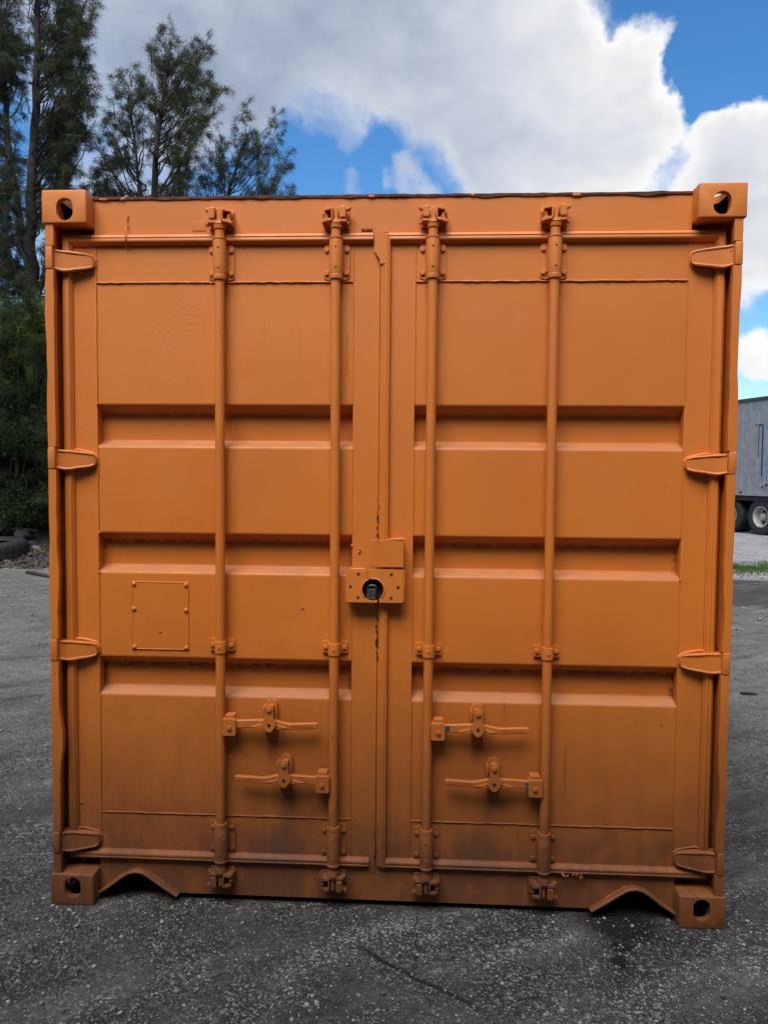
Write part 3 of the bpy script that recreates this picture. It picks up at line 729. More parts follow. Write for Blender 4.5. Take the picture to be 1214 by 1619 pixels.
# lock hasp across the two doors
cxl, czl, crl = -.037, 1.1865, .0405
def arcpts(a0, a1, n=18): return [(cxl + crl*math.cos(rad(a0+(a1-a0)*i/n)), czl + crl*math.sin(rad(a0+(a1-a0)*i/n))) for i in range(n+1)]
a_b1 = math.degrees(math.acos((.015)/crl)); a_b2 = math.degrees(math.acos((.023)/crl)); a_t1 = math.degrees(math.acos(-.021/crl)); a_t2 = math.degrees(math.acos(-.015/crl))
bm = B(); pts = [(-.135, 1.144), (-.131, 1.140), (-.022, 1.140)] + arcpts(360-a_b1, a_t1, 22) + [(-.058, 1.2575), (-.129, 1.2565), (-.135, 1.251)]
prism(bm, pts, .014, .026, .0014); box(bm, -.133, -.085, .0255, DY+.001, 1.145, 1.252, .001)
h1 = obj('hasp_plate', bm, 'paint', CT, 30)
bm = B(); pts = [(-.0145, 1.140), (.066, 1.1405), (.071, 1.146), (.071, 1.2575), (.066, 1.2595), (-.052, 1.2585)] + arcpts(a_t2, -a_b2, 26)
prism(bm, pts, .0145, .0265, .0014); box(bm, .010, .068, .026, DY+.001, 1.145, 1.252, .001)
tube(bm, [(.071, .020, 1.146), (.073, .024, 1.165), (.0715, .02, 1.19), (.074, .022, 1.215), (.072, .02, 1.235), (.073, .02, 1.256)], [.004, .005, .003, .0045, .0055, .006], 7, .3, RW)
h2 = obj('hasp_plate', bm, 'paint', CT, 30)
for par, pp in ((h1, [(-.117, 1.197), (-.089, 1.242), (-.090, 1.158)]), (h2, [(.052, 1.197), (.028, 1.242), (.028, 1.158)])):
    for x, z in pp:
        bm = B(); box(bm, x-.0045, x+.0045, .0132, .020, z-.0045, z+.0045); obj('square_hole', bm, 'dark', par)
bm = B()   # round lock well behind the plates
seg = 28; ra = [[bm.verts.new((cxl + (crl+.002)*math.cos(2*math.pi*i/seg), y, czl + (crl+.002)*math.sin(2*math.pi*i/seg))) for i in range(seg)] for y in (.024, .0425)]
for i in range(seg): bm.faces.new((ra[0][i], ra[1][i], ra[1][(i+1) % seg], ra[0][(i+1) % seg]))
bm.faces.new(ra[1]); obj('lock_well', bm, 'dark', CT, 40, norm=False)
bm = B(); pts = [(cxl + 1.10*(x-cxl), czl + 1.10*(z-czl)) for x, z in arcpts(100, 440, 36)]
tube(bm, [(x, .0145, z) for x, z in arcpts(215, 112, 14)], .0032, 7, .15, RW); tube(bm, [(x, .0145, z) for x, z in arcpts(100, -42, 18)], .0032, 7, .15, RW); obj('well_rim', bm, 'paint', CT, 60)
bm = B(); box(bm, -.043, .071, .012, .0185, 1.268, 1.3655, .0016); box(bm, .035, .070, .018, DY+.001, 1.275, 1.360); bead(bm, (.012, .015, 1.367), (.069, .015, 1.368), .0045); bead(bm, (-.12, .02, 1.2585), (-.066, .02, 1.260), .005)
o = obj('hasp_cover', bm, 'paint', CT, 30)
pl = root('padlock', (-.037, .045, 1.148), 'small dull steel padlock sunk in the round hasp hole between the doors', 'padlock')
def plobj(name, bm, mat):
    for v in bm.verts: v.co -= Vector((-.037, .045, 1.148))
    return obj(name, bm, mat, pl, 40)
bm = B(); box(bm, -.062, -.027, .0285, .0415, 1.149, 1.188, .004); plobj('lock_body', bm, 'lock')
bm = B(); tube(bm, [(-.056, .034, 1.186), (-.060, .033, 1.196), (-.052, .031, 1.200), (-.040, .030, 1.200), (-.030, .031, 1.200), (-.026, .033, 1.195), (-.029, .035, 1.186)], .0045, 10); plobj('shackle', bm, 'lock')

# blank data plate with its rivets, ghost plate, label, cable tie remains
bm = B(); prism(bm, rrect(-.929, -.719, .946, 1.195, .006, 3), DY-.0002, DY+.005, .0006); dp = obj('data_plate', bm, 'paint', doors[-1])
bm = B()
for a, b_ in (((-.929, 1.195), (-.719, 1.194)), ((-.929, .946), (-.719, .946)), ((-.929, .946), (-.929, 1.195)), ((-.719, .946), (-.719, 1.194))): bead(bm, (a[0], DY+.0005, a[1]), (b_[0], DY+.0005, b_[1]), .0022, .02, .0005, .2)
obj('paint_ridge', bm, 'paint', doors[-1], 60)
for x, z in ((-.921, 1.187), (-.727, 1.186), (-.921, 1.095), (-.727, 1.092), (-.921, .953), (-.727, .953)): put(DOME, 'rivet', doors[-1], (x, DY-.0010, z))
bm = B()
for a, b_ in (((-.438, 1.992), (-.312, 1.993)), ((-.312, 1.993), (-.311, 2.140)), ((-.438, 1.992), (-.438, 2.140))): bead(bm, (a[0], DY+.0025, a[1]), (b_[0], DY+.0025, b_[1]), .0011, .02, .0003, .2)
obj('paint_ridge', bm, 'paint', doors[-1], 60)
bm = B(); prism(bm, [(-.697, 2.463), (-.672, 2.466), (-.651, 2.462), (-.650, 2.493), (-.672, 2.496), (-.697, 2.495)], DY-.002, DY+.002, .0008); obj('painted_over_sticker', bm, 'paint', CT)
bm = B(); tube(bm, [(-.930, DY-.004, 2.520), (-.937, DY-.006, 2.500), (-.932, DY-.008, 2.484), (-.934, .040, 2.455), (-.933, .040, 2.430), (-.936, .058, 2.404)], .0022, 6)
tube(bm, [(-.940, DY-.004, 2.502), (-.934, DY-.007, 2.486)], .002, 6); obj('tie_remnant', bm, 'paint', CT)
bm = B(); rng = random.Random(2)
for i in range(9): box(bm, -.090+i*.0043, -.086+i*.0043, DY-.005, DY+.002, 2.458, 2.462+rng.uniform(.001, .005))
obj('rust_scale', bm, 'rust', CT)
bm = B()   # torn rag of seal rubber on the lower rail
for k in range(5): tube(bm, [(.655+k*.016+rng.uniform(-.004, .004), .044-rng.uniform(0, .012), .158+rng.uniform(-.01, .01)) for _ in range(4)], [.002, .006, .005, .001], 6)
obj('torn_seal', bm, 'paint', doors[1], 60)
bm = B(); bead(bm, (-.020, DY-.003, .20), (-.018, DY-.003, .25), .003); obj('torn_seal', bm, 'dark', doors[1], 60)
for pts in ([(-.140, 2.10), (-.142, 2.03), (-.139, 1.985), (-.144, 1.955), (-.138, 1.95)], [(.985, 1.575), (.990, 1.55), (.988, 1.52)], [(1.00, 2.09), (.996, 2.06)]):
    bm = B(); tube(bm, [(x, DY+.0022, z) for x, z in pts], .0016, 6, .4, RW); obj('paint_run', bm, 'paint', doors[-1] if pts[0][0] < -.03 else doors[1], 60)
# weld spatter dots
for x, z in ((-1.052, 1.846), (-1.05, 1.374), (-1.052, 1.228), (-.118, 1.338), (-.090, 1.328), (-.087, 1.322), (-.092, 1.315), (1.05, 1.23), (-1.128, .36)):
    bm = B(); cyl(bm, (x, DY+.001, z), (x, DY-.005, z), .005, .0025, 8)
    obj('weld_spatter', bm, 'paint', CT, 60)

# ------------------------------------------------------------------ semi-trailer
ang = math.atan2(.951, -.309)      # trailer axis, pointing away from us
TR = root('semi_trailer', (9.72, 18.75, 0), 'weathered grey box semi-trailer with ribbed side and tandem axles on gravel', 'trailer', rz=ang)
# local frame: +x away (rear of trailer), +y to its left; our side is local +y = 0 plane
def tbox(name, mat, *a, r=0): bm = B(); box(bm, *a, r); return obj(name, bm, mat, TR, 30)
X0, X1 = -10.2, 2.9; WID = 2.55; ZB, ZT = 1.10, 3.88
tbox('body', 'trailer', X0, X1, -WID, -.002, ZB+.12, ZT-.10)
tbox('bottom_rail', 'trailer', X0-.01, X1+.01, -WID-.012, .016, ZB, ZB+.13, r=.006)
tbox('top_rail', 'trailer_rail', X0-.01, X1+.01, -WID-.012, .030, ZT-.10, ZT, r=.01)
bm = B(); x = X0 + .1
RIB = B(); prism(RIB, [(-.026, -1.26), (.026, -1.26), (.026, 1.26), (-.026, 1.26)], -.012, .034, .006); RIB = mesh_of(RIB, 'side_post', 'trailer')
bm.free(); k = 0
while x < X1:
    put(RIB, 'side_post', TR, (x, .006, (ZB+ZT)/2), (0, 0, math.pi)); x += .305; k += 1
tbox('pale_panel', 'trailer_pale', -2.0, .42, -.001, .008, 1.62, 3.12)
for a, b_, z0, z1 in ((.36, .41, 1.66, 3.08), (.53, .565, 2.2, 3.08), (.38, .66, 3.085, 3.12), (-.15, .03, 1.7, 2.9), (-.9, -.7, 1.7, 2.9)): tbox('painted_stroke', 'trailer_dark', a, b_, .009, .0135, z0, z1)
for a, z in ((.27, 1.97), (.24, 1.40), (.34, 1.36), (.27, 1.29), (.18, 1.42)): tbox('side_mark', 'trailer_dark', a-.035, a+.035, .009, .0135, z-.028, z+.028)
tbox('marker_lamp', 'red', 1.12, 1.24, .016, .030, 1.16, 1.22, r=.006)
tbox('chassis_rail', 'chassis', -3.2, X1-.1, -.80, -.68, .72, ZB); tbox('chassis_rail', 'chassis', -3.2, X1-.1, -1.87, -1.75, .72, ZB)
tbox('suspension', 'chassis', -.6, 2.3, -2.1, -.45, .58, .80); tbox('mud_guard', 'chassis', -.5, 2.4, -WID+.05, -.04, ZB-.14, ZB-.01)
for xg in (-8.2,):
    for yg in (-.45, -2.1): tbox('landing_leg', 'chassis', xg, xg+.12, yg-.06, yg+.06, .02, ZB)
def wheel_mesh():
    bm = B(); prof = [(.29, -.115), (.33, -.13), (.42, -.14), (.49, -.125), (.51, -.09), (.51, .09), (.49, .125), (.42, .14), (.33, .13), (.29, .115)]; seg = 36
    rings = [[bm.verts.new((r*math.cos(2*math.pi*i/seg), y, r*math.sin(2*math.pi*i/seg))) for i in range(seg)] for r, y in prof]
    for a, b_ in zip(rings, rings[1:]+rings[:1]):
        for i in range(seg): bm.faces.new((a[i], a[(i+1) % seg], b_[(i+1) % seg], b_[i]))
    ty = mesh_of(bm, 'tyre', 'rubber', 40)
    bm = B(); prof = [(.30, .125), (.285, .128), (.275, .10), (.262, .03), (.245, -.02), (.20, -.04), (.12, -.045), (.11, .01), (.095, .06), (.04, .075)]
    rings = [[bm.verts.new((r*math.cos(2*math.pi*i/seg), y, r*math.sin(2*math.pi*i/seg))) for i in range(seg)] for r, y in prof]
    for a, b_ in zip(rings, rings[1:]):
        for i in range(seg): bm.faces.new((a[i], a[(i+1) % seg], b_[(i+1) % seg], b_[i]))
    bm.faces.new(rings[-1]); rm = mesh_of(bm, 'rim', 'rim', 40)
    bm = B()
    for i in range(5):
        t = 2*math.pi*i/5; cyl(bm, (.17*math.cos(t), -.036, .17*math.sin(t)), (.17*math.cos(t), -.030, .17*math.sin(t)), .042, seg=14)
    for i in range(10):
        t = 2*math.pi*(i+.5)/10; cyl(bm, (.15*math.cos(t), -.04, .15*math.sin(t)), (.15*math.cos(t), -.012, .15*math.sin(t)), .014, seg=6)
    hn = mesh_of(bm, 'hand_holes', 'chassis', 40)
    return ty, rm, hn
TY, RM, HN = wheel_mesh()
for xw in (.46, 1.71):
    for yw in (-.19, -WID+.19):
        rt = (0, 0, 0 if yw > -1 else math.pi)
        w = put(TY, 'wheel', TR, (xw, yw, .51), rt); r_ = put(RM, 'rim', w, (xw, yw, .51)); put(HN, 'hub_holes', w, (xw, yw, .51))
    for yw in (-.53, -WID+.53): put(TY, 'wheel', TR, (xw, yw, .51))
    tbox('axle', 'chassis', xw-.06, xw+.06, -WID+.3, -.3, .45, .57)

# ------------------------------------------------------------------ vegetation
def tri_mesh(name, V, F, mat, smooth=False):
    me = bpy.data.meshes.new(name); nf, k = F.shape
    me.vertices.add(len(V)); me.vertices.foreach_set('co', V.astype(np.float32).ravel())
    me.loops.add(nf*k); me.loops.foreach_set('vertex_index', F.astype(np.int32).ravel())
    me.polygons.add(nf); me.polygons.foreach_set('loop_start', np.arange(0, nf*k, k, dtype=np.int32))
    me.materials.append(M[mat]); me.update(); me.validate(); return me
def unit(a): return a/np.maximum(np.linalg.norm(a, axis=1, keepdims=True), 1e-9)
def needles(P, D, n, length, width, spread, droop, rs):
    """n thin drooping needle blades at each of the points P, leaving along D"""
    k = len(P); p = np.repeat(P, n, 0) + rs.normal(0, .035, (k*n, 3)); d = np.repeat(D, n, 0)
    d = unit(d + rs.normal(0, spread, (k*n, 3)) + np.array([0, 0, -droop])); L = length*rs.uniform(.55, 1.25, (k*n, 1))
    s = unit(np.cross(d, rs.normal(0, 1, (k*n, 3))))*width*rs.uniform(.7, 1.3, (k*n, 1))
    tip = p + d*L + np.array([0, 0, -.18])*L*droop
    V = np.stack([p-s, p+s, tip+s*.25, tip-s*.25], 1).reshape(-1, 3)
    return V, np.arange(len(V)).reshape(-1, 4)
def wander(a, b, n, amp, rs, sag=0):
    a, b = np.array(a, float), np.array(b, float); t = np.linspace(0, 1, n+1)[:, None]
    j = np.cumsum(rs.normal(0, 1, (n+1, 3)), 0); j -= j[0] + (j[-1]-j[0])*t
    return a + (b-a)*t + j*amp/np.sqrt(n) + np.array([0, 0, 1])*(np.sin(t*np.pi)*sag)
def casuarina(loc, stems, limbs, label, seed, dens=1.0, mat='needle', wid=.0055, length=.17, sec=.75, fan=.6):
    """stems: list of (points, r0, r1) relative to loc; limbs: list of (start, tip, r0)"""
    rs = np.random.RandomState(seed); rt = root('casuarina_tree', loc, label, 'tree', 'casuarina trees behind the yard')
    bm = B(); P = []; D = []
    for pts, r0, r1 in stems:
        full = np.concatenate([wander(a, b, 6, .06, rs)[:-1] for a, b in zip(pts, pts[1:])] + [np.array(pts[-1:], float)])
        tube(bm, [Vector(q) for q in full], list(np.linspace(r0, r1, len(full))), 9)
    for st, tip, r0 in limbs:
        Lm = np.linalg.norm(np.array(tip)-np.array(st)); n = max(6, int(Lm/.30)); pth = wander(st, tip, n, .16, rs, -.08*Lm)
        tube(bm, [Vector(q) for q in pth], list(np.linspace(r0, .007, n+1)), 5)
        ax = unit((np.array(tip)-np.array(st))[None])[0]
        ns = int(Lm/.24*dens)
        for _ in range(ns):
            t = rs.uniform(.28, 1.0)**.8; i = min(int(t*n), n-1); q = pth[i] + (pth[i+1]-pth[i])*(t*n-i)
            d = ax*rs.uniform(.3, .9) + rs.normal(0, 1, 3)*np.array([fan, fan, .40]) + np.array([0, 0, .05]); d /= np.linalg.norm(d)
            l = sec*rs.uniform(.35, 1.0)*(1.15-.55*t); k = max(3, int(l/.14)); sp = wander(q, q + d*l + np.array([0, 0, -.10*l]), k, .06, rs)
            tube(bm, [Vector(v) for v in sp], list(np.linspace(.008, .003, k+1)), 3)
            dirs = np.gradient(sp, axis=0)
            for rep in range(2):
                u = rs.uniform(.35, 1, k+1)*k; ii = np.minimum(u.astype(int), k-1)
                P.append(sp[ii] + (sp[ii+1]-sp[ii])*(u-ii)[:, None] + rs.normal(0, .035, (k+1, 3))); D.append(unit(dirs[ii]))
    P = np.concatenate(P); D = np.concatenate(D)
    obj('trunk', bm, 'bark', rt, 60, origin=(0, 0, 0))
    V, F = needles(P, D, 11, length*.85, wid*.75, .55, .50, rs)
    put(tri_mesh('crown', V, F, mat), 'crown', rt, (0, 0, 0)); return rt, len(F)
CAMP = np.array([0.1364, -2.6609, 1.5935]); CAMR = np.array(cam.rotation_euler.to_matrix())
def ray(u, v, y):
    """point on the plane at depth y that photo pixel (u,v) shows: used to size up trees and scrub once, from the photograph"""
    d = CAMR @ np.array([(u-607)/1200, -(v-809.5)/1200, -1]); return CAMP + d*((y-CAMP[1])/d[1])
def tree_from(loc, y, stems, limbs, *a, jit=16, **kw):
    loc = np.array(loc, float); rs = np.random.RandomState(a[1]+50)
    def R3(q, dy=0): return ray(q[0], q[1], y+dy) - loc
    st = [([np.zeros(3)] + [R3(q) for q in pts], r0, r1) for pts, r0, r1 in stems]
    lb = []
    for s, tips, r in limbs:
        tips = [t for q in tips for t in (q, (q[0]+rs.normal(-.3*jit, jit), q[1]+abs(rs.normal(0, 16))+4), (q[0]+rs.normal(-.4*jit, jit), q[1]+rs.normal(6, 16)))]
        for tp in tips:
            dy = rs.uniform(-1.3, 1.3); best = None
            for pts, r0, r1 in stems:                       # spring from the nearest stem, well below the tip, so that limbs rise steeply
                xs_ = [q[0] for q in pts]; ys_ = [q[1] for q in pts]
                yy = tp[1] + 1.25*abs(tp[0]-np.interp(-tp[1], [-v for v in ys_], xs_)) + rs.uniform(18, 60); yy = min(yy, max(ys_)-2)
                xx = float(np.interp(-yy, [-v for v in ys_], xs_))
                if best is None or abs(xx-tp[0]) < abs(best[0]-tp[0]): best = (xx, yy)
            lb.append((R3(best), R3(tp, dy), r*.8))
    return casuarina(tuple(loc), st, lb, *a, **kw)
# middle and right trees behind the container
tree_from((-7.25, 18.0, 0), 18.0, [([(244, 420), (246, 250), (268, 90)], .17, .03), ([(236, 430), (222, 300), (208, 180)], .10, .02)],
    [((246, 300), [(168, 250), (150, 268), (180, 215), (160, 190), (205, 235), (300, 262), (312, 225), (285, 280), (205, 285)], .035),
     ((246, 250), [(195, 165), (205, 140), (322, 150), (338, 122), (325, 185), (300, 200), (180, 175), (230, 190), (270, 200)], .03),
     ((255, 180), [(328, 62), (318, 85), (336, 110), (300, 105), (225, 120), (215, 100), (240, 130), (280, 140), (262, 120)], .025),
     ((266, 100), [(270, 52), (252, 60), (285, 66), (262, 75), (240, 85), (300, 90)], .015),
     ((236, 330), [(150, 300), (175, 300), (290, 310), (200, 320), (260, 310), (230, 290)], .03)],
    'tall feathery casuarina with a forked top rising behind the container', 21, 1.1, 'needle', .0055, .16, .55, jit=13)
tree_from((-5.1, 18.6, 0), 18.6, [([(352, 420), (362, 300), (392, 210)], .10, .02)],
    [((360, 320), [(345, 200), (330, 232), (320, 262), (352, 240), (372, 200), (392, 178), (310, 290), (380, 250)], .022),
     ((370, 280), [(440, 178), (428, 205), (410, 225), (455, 242), (445, 258), (420, 250), (398, 205)], .02),
     ((372, 310), [(468, 292), (450, 285), (430, 290), (410, 280), (430, 300), (330, 305), (395, 295)], .018)],
    'smaller sparse casuarina with open spreading limbs behind the container', 33, .85, 'needle', .0052, .15, .45, jit=10)
# big tree at the left edge, two stems
tree_from((-9.2, 15.2, 0), 15.2, [([(52, 470), (47, 400), (50, 290), (58, 110), (62, -80)], .20, .05), ([(52, 470), (40, 400), (14, 250), (-2, 60), (-10, -90)], .13, .04)],
    [((50, 330), [(118, 300), (140, 290), (105, 262), (0, 300), (-30, 260), (96, 285), (20, 270), (75, 300), (150, 300)], .035),
     ((52, 240), [(112, 250), (128, 196), (100, 210), (0, 210), (-40, 190), (85, 180), (25, 190), (70, 230)], .03),
     ((55, 160), [(140, 172), (134, 150), (120, 122), (-20, 120), (10, 100), (90, 110), (30, 130), (105, 150)], .03),
     ((57, 90), [(138, 70), (142, 95), (132, 112), (118, 40), (0, 40), (-40, 60), (80, 30), (30, 50), (100, 78)], .025),
     ((60, 10), [(148, 8), (140, 30), (120, -10), (128, -40), (20, -30), (-30, -20), (90, -50), (60, -90), (110, 10), (75, 0)], .022),
     ((5, 120), [(-60, 100), (-50, 40), (-20, 0), (20, -10), (30, 80), (0, 60), (10, 20)], .022),
     ((45, 400), [(-20, 340), (-30, 400), (6, 330), (110, 350), (100, 400), (15, 350), (-10, 370)], .03),
     ((48, 440), [(-10, 430), (-40, 450), (90, 440), (120, 450), (20, 440), (0, 400)], .03)],
    'large dark casuarina with a twin trunk beside the tyre heap', 44, 1.1, 'needle2', .0058, .18, .55, jit=12)
# its fellow further left and deeper, filling the edge of the wood
tree_from((-12.2, 17.5, 0), 17.5, [([(-60, 420), (-70, 200), (-60, -60)], .2, .05)],
    [((-65, 350), [(0, 300), (20, 360), (-20, 330), (-120, 300), (40, 420), (20, 300)], .03), ((-66, 220), [(10, 180), (20, 230), (-10, 140), (-130, 180), (-100, 140)], .03),
     ((-64, 80), [(0, 20), (20, 60), (-20, -20), (-120, 20), (-90, -50), (10, 100)], .03)],
    'casuarina with a single straight trunk at the far edge of the wood', 55, 1.2, 'needle2', .0062, .19, .8)

def shrub(loc, blobs, n, size, mat, label, seed, name='shrub', cat='shrub', group='scrub at the edge of the yard'):
    """blobs: (cx,cy,cz,rx,ry,rz) clumps in the shrub's own frame"""
    rs = np.random.RandomState(seed); rt = root(name, loc, label, cat, group)
    bm = B()
    for b_ in blobs:
        e = np.array(b_[:3]); pth = wander((rs.uniform(-.15, .15), rs.uniform(-.15, .15), -.05), e, 7, .14, rs); tube(bm, [Vector(q) for q in pth], list(np.linspace(.035, .008, 8)), 5)
    obj('stem', bm, 'bark', rt, 60, origin=(0, 0, 0))
    vol = np.array([b_[3]*b_[4]*b_[5] for b_ in blobs]); idx = rs.choice(len(blobs), n, p=vol/vol.sum()); bb = np.array(blobs)[idx]
    u = unit(rs.normal(0, 1, (n, 3))); r = rs.uniform(.25, 1.0, (n, 1))**.55
    c = bb[:, :3] + u*r*bb[:, 3:]*(1 + .18*rs.normal(0, 1, (n, 1)))
    c[:, 2] = np.maximum(c[:, 2], .06)
    cl = np.array([noise.noise(Vector(q*2.6)) for q in c]); c = c[cl > -.16]; n = len(c)
    d = unit(rs.normal(0, 1, (n, 3)) + np.array([0, 0, -.35])); s = unit(np.cross(d, rs.normal(0, 1, (n, 3)))); L = size*rs.uniform(.6, 1.4, (n, 1))
    a = c - d*L; tip = c + d*L
    V = np.stack([a, c + s*L*.42, tip, c - s*L*.42], 1).reshape(-1, 3)
    put(tri_mesh('crown', V, np.arange(len(V)).reshape(-1, 4), mat), 'crown', rt, (0, 0, 0))
rs = np.random.RandomState(9)
def blobset(n, w, d, h0, h1, r0, r1, rs): return [(rs.uniform(-w, w), rs.uniform(-d, d), rs.uniform(h0, h1), *(rs.uniform(r0, r1, 3)*np.array([1, 1, .8]))) for _ in range(n)]
shrub((-7.75, 11.9, 0), blobset(16, 1.1, .6, 3.5, 4.7, .4, .7, rs) + blobset(4, .9, .6, 2.8, 3.4, .4, .6, rs), 40000, .036, 'leafg', 'tall bushy shrub with fresh green leaves under the casuarina', 61)
shrub((-8.2, 11.5, 0), blobset(30, 1.3, .6, .5, 3.5, .35, .75, rs), 90000, .032, 'leafd', 'dense dark green thicket right behind the old tyres', 62)
shrub((-6.6, 12.8, 0), blobset(20, 1.0, .7, .5, 3.4, .5, .8, rs), 60000, .036, 'leafd', 'dense dark shrub between the container and the green shrub', 63)
shrub((-10.9, 12.4, 0), blobset(24, 1.3, .8, .5, 4.2, .6, .9, rs), 40000, .06, 'leafd', 'broad dark shrub at the outer end of the scrub', 64)
shrub((-4.4, 13.4, 0), blobset(18, 1.2, .7, .4, 2.8, .5, .8, rs), 30000, .055, 'leafd', 'low dark shrub hidden beside the container wall', 65)
shrub((-8.2, 15.0, 0), blobset(26, 2.6, .8, .5, 4.6, .7, 1.0, rs), 40000, .075, 'leafd', 'tall dark undergrowth around the casuarina trunks', 66)

tree_from((-8.0, 11.2, .3), 11.2, [([(30, 780), (34, 640), (28, 520)], .05, .012), ([(60, 790), (66, 680), (70, 590)], .035, .01)],
    [((30, 760), [(-20, 700), (10, 690), (60, 700), (90, 720), (-10, 760), (40, 730), (70, 770), (15, 800)], .014),
     ((33, 660), [(-15, 600), (5, 580), (70, 600), (90, 640), (45, 610), (20, 640)], .012),
     ((30, 560), [(-10, 500), (20, 480), (55, 490), (80, 530), (38, 470), (60, 540), (0, 540)], .010)],
    'young feathery casuarina growing in front of the dark thicket', 71, 1.5, 'needle3', .0045, .16, .5, jit=14)
# earth bank with litter under the scrub
bm = B(); nx, ny = 70, 26; g = []
for j in range(ny+1):
    row = []
    for i in range(nx+1):
        x = -14 + 11.5*i/nx; y = 9.6 + 5.4*j/ny; t = j/ny
        h = .50*max(0, min(1, (t-.02)*2.6))*(.75 + .9*noise.noise(Vector((x*.8, y*.8, 1)))) + .05*noise.noise(Vector((x*4, y*4, 2)))
        if min(i, nx-i) < 6: h *= min(i, nx-i)/6
        row.append(bm.verts.new((x, y, (max(.006, h) if j else -.02) if j < ny else .3)))
    g.append(row)
for j in range(ny):
    for i in range(nx): bm.faces.new((g[j][i], g[j][i+1], g[j+1][i+1], g[j+1][i]))
o = put(mesh_of(bm, 'earth_bank', 'bank', None), 'earth_bank', None, (0, 0, 0)); tag(o, 'low bank of brown earth and leaf litter under the scrub', 'bank', kind='structure')

# old tyres on the bank
def old_tyre(loc, rot, label):
    rt = root('old_tyre', loc, label, 'tyre', 'old tyres dumped at the edge of the yard'); rt.rotation_euler = rot; rt.scale = (1.12, 1.12, 1.35)
    bm = B(); seg = 40; prof = [(.29, -.10), (.31, -.125), (.40, -.145), (.48, -.135), (.515, -.10), (.52, 0), (.515, .10), (.48, .135), (.40, .145), (.31, .125), (.29, .10), (.34, .09), (.45, .08), (.47, 0), (.45, -.08), (.34, -.09)]
    rings = [[bm.verts.new((r*math.cos(2*math.pi*i/seg), r*math.sin(2*math.pi*i/seg), z)) for i in range(seg)] for r, z in prof]
    for a, b_ in zip(rings, rings[1:]+rings[:1]):
        for i in range(seg): bm.faces.new((a[i], a[(i+1) % seg], b_[(i+1) % seg], b_[i]))
    obj('casing', bm, 'rubber', rt, 50, origin=(0, 0, 0))
    blk = B(); box(blk, -.03, .03, -.006, .006, -.035, .035, .003); blk = mesh_of(blk, 'tread_block', 'rubber')
    for i in range(30):
        for zz in (-.06, .06):
            t = 2*math.pi*(i+(.5 if zz > 0 else 0))/30; put(blk, 'tread_block', rt, (.522*math.cos(t), .522*math.sin(t), zz), (0, 0, t+math.pi/2))
    return rt
old_tyre((-7.44, 10.3, .200), (rad(4), rad(-3), .3), 'old black truck tyre lying flat on the asphalt edge')
old_tyre((-8.55, 11.35, .66), (rad(16), rad(-12), 1.1), 'old black tyre tilted on the bank behind the flat one')

# litter: log, concrete lumps, rags, sticks
def lump(name, loc, size, mat, label, cat, seed, group=None, flat=1.0):
    bm = B(); bmesh.ops.create_icosphere(bm, subdivisions=2, radius=1)
    for v in bm.verts:
        k = 1 + .45*noise.noise(v.co*1.3 + Vector((seed*3.1, 0, 0))); v.co = Vector((v.co.x*size[0], v.co.y*size[1], v.co.z*size[2]))*k
    lo = min(v.co.z for v in bm.verts)
    for v in bm.verts: v.co.z -= lo
    o = put(mesh_of(bm, name, mat, 30), name, None, loc); return tag(o, label, cat, group)
rs2 = np.random.RandomState(4)
bm = B(); pth = [Vector(q) for q in wander((-.95, 0, .0), (.95, -.35, -.06), 10, .05, rs2)]; tube(bm, pth, [.05, .06, .058, .055, .056, .05, .05, .045, .04, .036, .03], 8)
tag(put(mesh_of(bm, 'fallen_log', 'log', 50), 'fallen_log', None, (-8.05, 11.55, .56)), 'pale weathered log lying across the litter bank', 'log')
lump('concrete_lump', (-7.35, 11.15, .36), (.15, .10, .085), 'rag', 'pale lump of broken concrete resting above the flat tyre', 'rubble', 3)
RUB = ['pale flat rubble chip between the flat tyre and the dark board', 'grey rubble chip beside the pale concrete lump', 'pale rubble chip high on the litter bank', 'grey rubble chip above the dark board', 'pale crumb of rubble close to the rim of the flat tyre', 'grey rubble crumb on the asphalt before the flat tyre', 'tiny pale rubble crumb between the flat tyre and the long stick', 'grey rubble crumb next to the blue plastic scrap']
for k, (x, y, s) in enumerate(((-7.05, 10.85, .09), (-6.85, 10.7, .07), (-7.2, 11.4, .07), (-6.62, 11.1, .06), (-6.9, 10.25, .045), (-7.0, 9.95, .05), (-6.75, 9.85, .035), (-6.45, 10.6, .05))):
    lump('rubble_piece', (x, y, .03 + max(0, (y-10.0))*.20), (s*1.5, s, s*.7), 'rag' if k % 2 else 'stone', RUB[k], 'rubble', 10+k, 'rubble in the leaf litter')
bm = B(); prism(bm, [(-.16, 0), (.16, 0), (.15, .09), (-.13, .10)], -.05, .08, .015); tag(put(mesh_of(bm, 'plastic_scrap', 'blue'), 'plastic_scrap', None, (-6.45, 10.15, .012)), 'scrap of blue plastic beside the dark board', 'plastic')
bm = B(); box(bm, -.35, .4, -.04, .04, 0, .16, .01); tag(put(mesh_of(bm, 'dark_board', 'stick'), 'dark_board', None, (-6.25, 10.75, .10), (0, rad(4), rad(12))), 'dark weathered board half buried in the leaf litter', 'board')
def stick(loc, pts, r, label):
    bm = B(); tube(bm, [Vector(p) for p in pts], [r*.8, r, r*.9, r*.5][:len(pts)], 6); tag(put(mesh_of(bm, 'dead_stick', 'stick', 50), 'dead_stick', None, loc), label, 'stick')
stick((-5.75, 8.65, .028), [(-.32, .25, 0), (-.08, .06, .012), (.14, -.10, .004), (.42, -.30, -.006)], .030, 'long dark stick lying on the pale asphalt below the tyres')
stick((2.54, 2.98, .012), [(-.055, .01, 0), (-.01, 0, .003), (.03, -.008, .002), (.062, -.012, -.001)], .011, 'short dark twig lying alone on the asphalt')
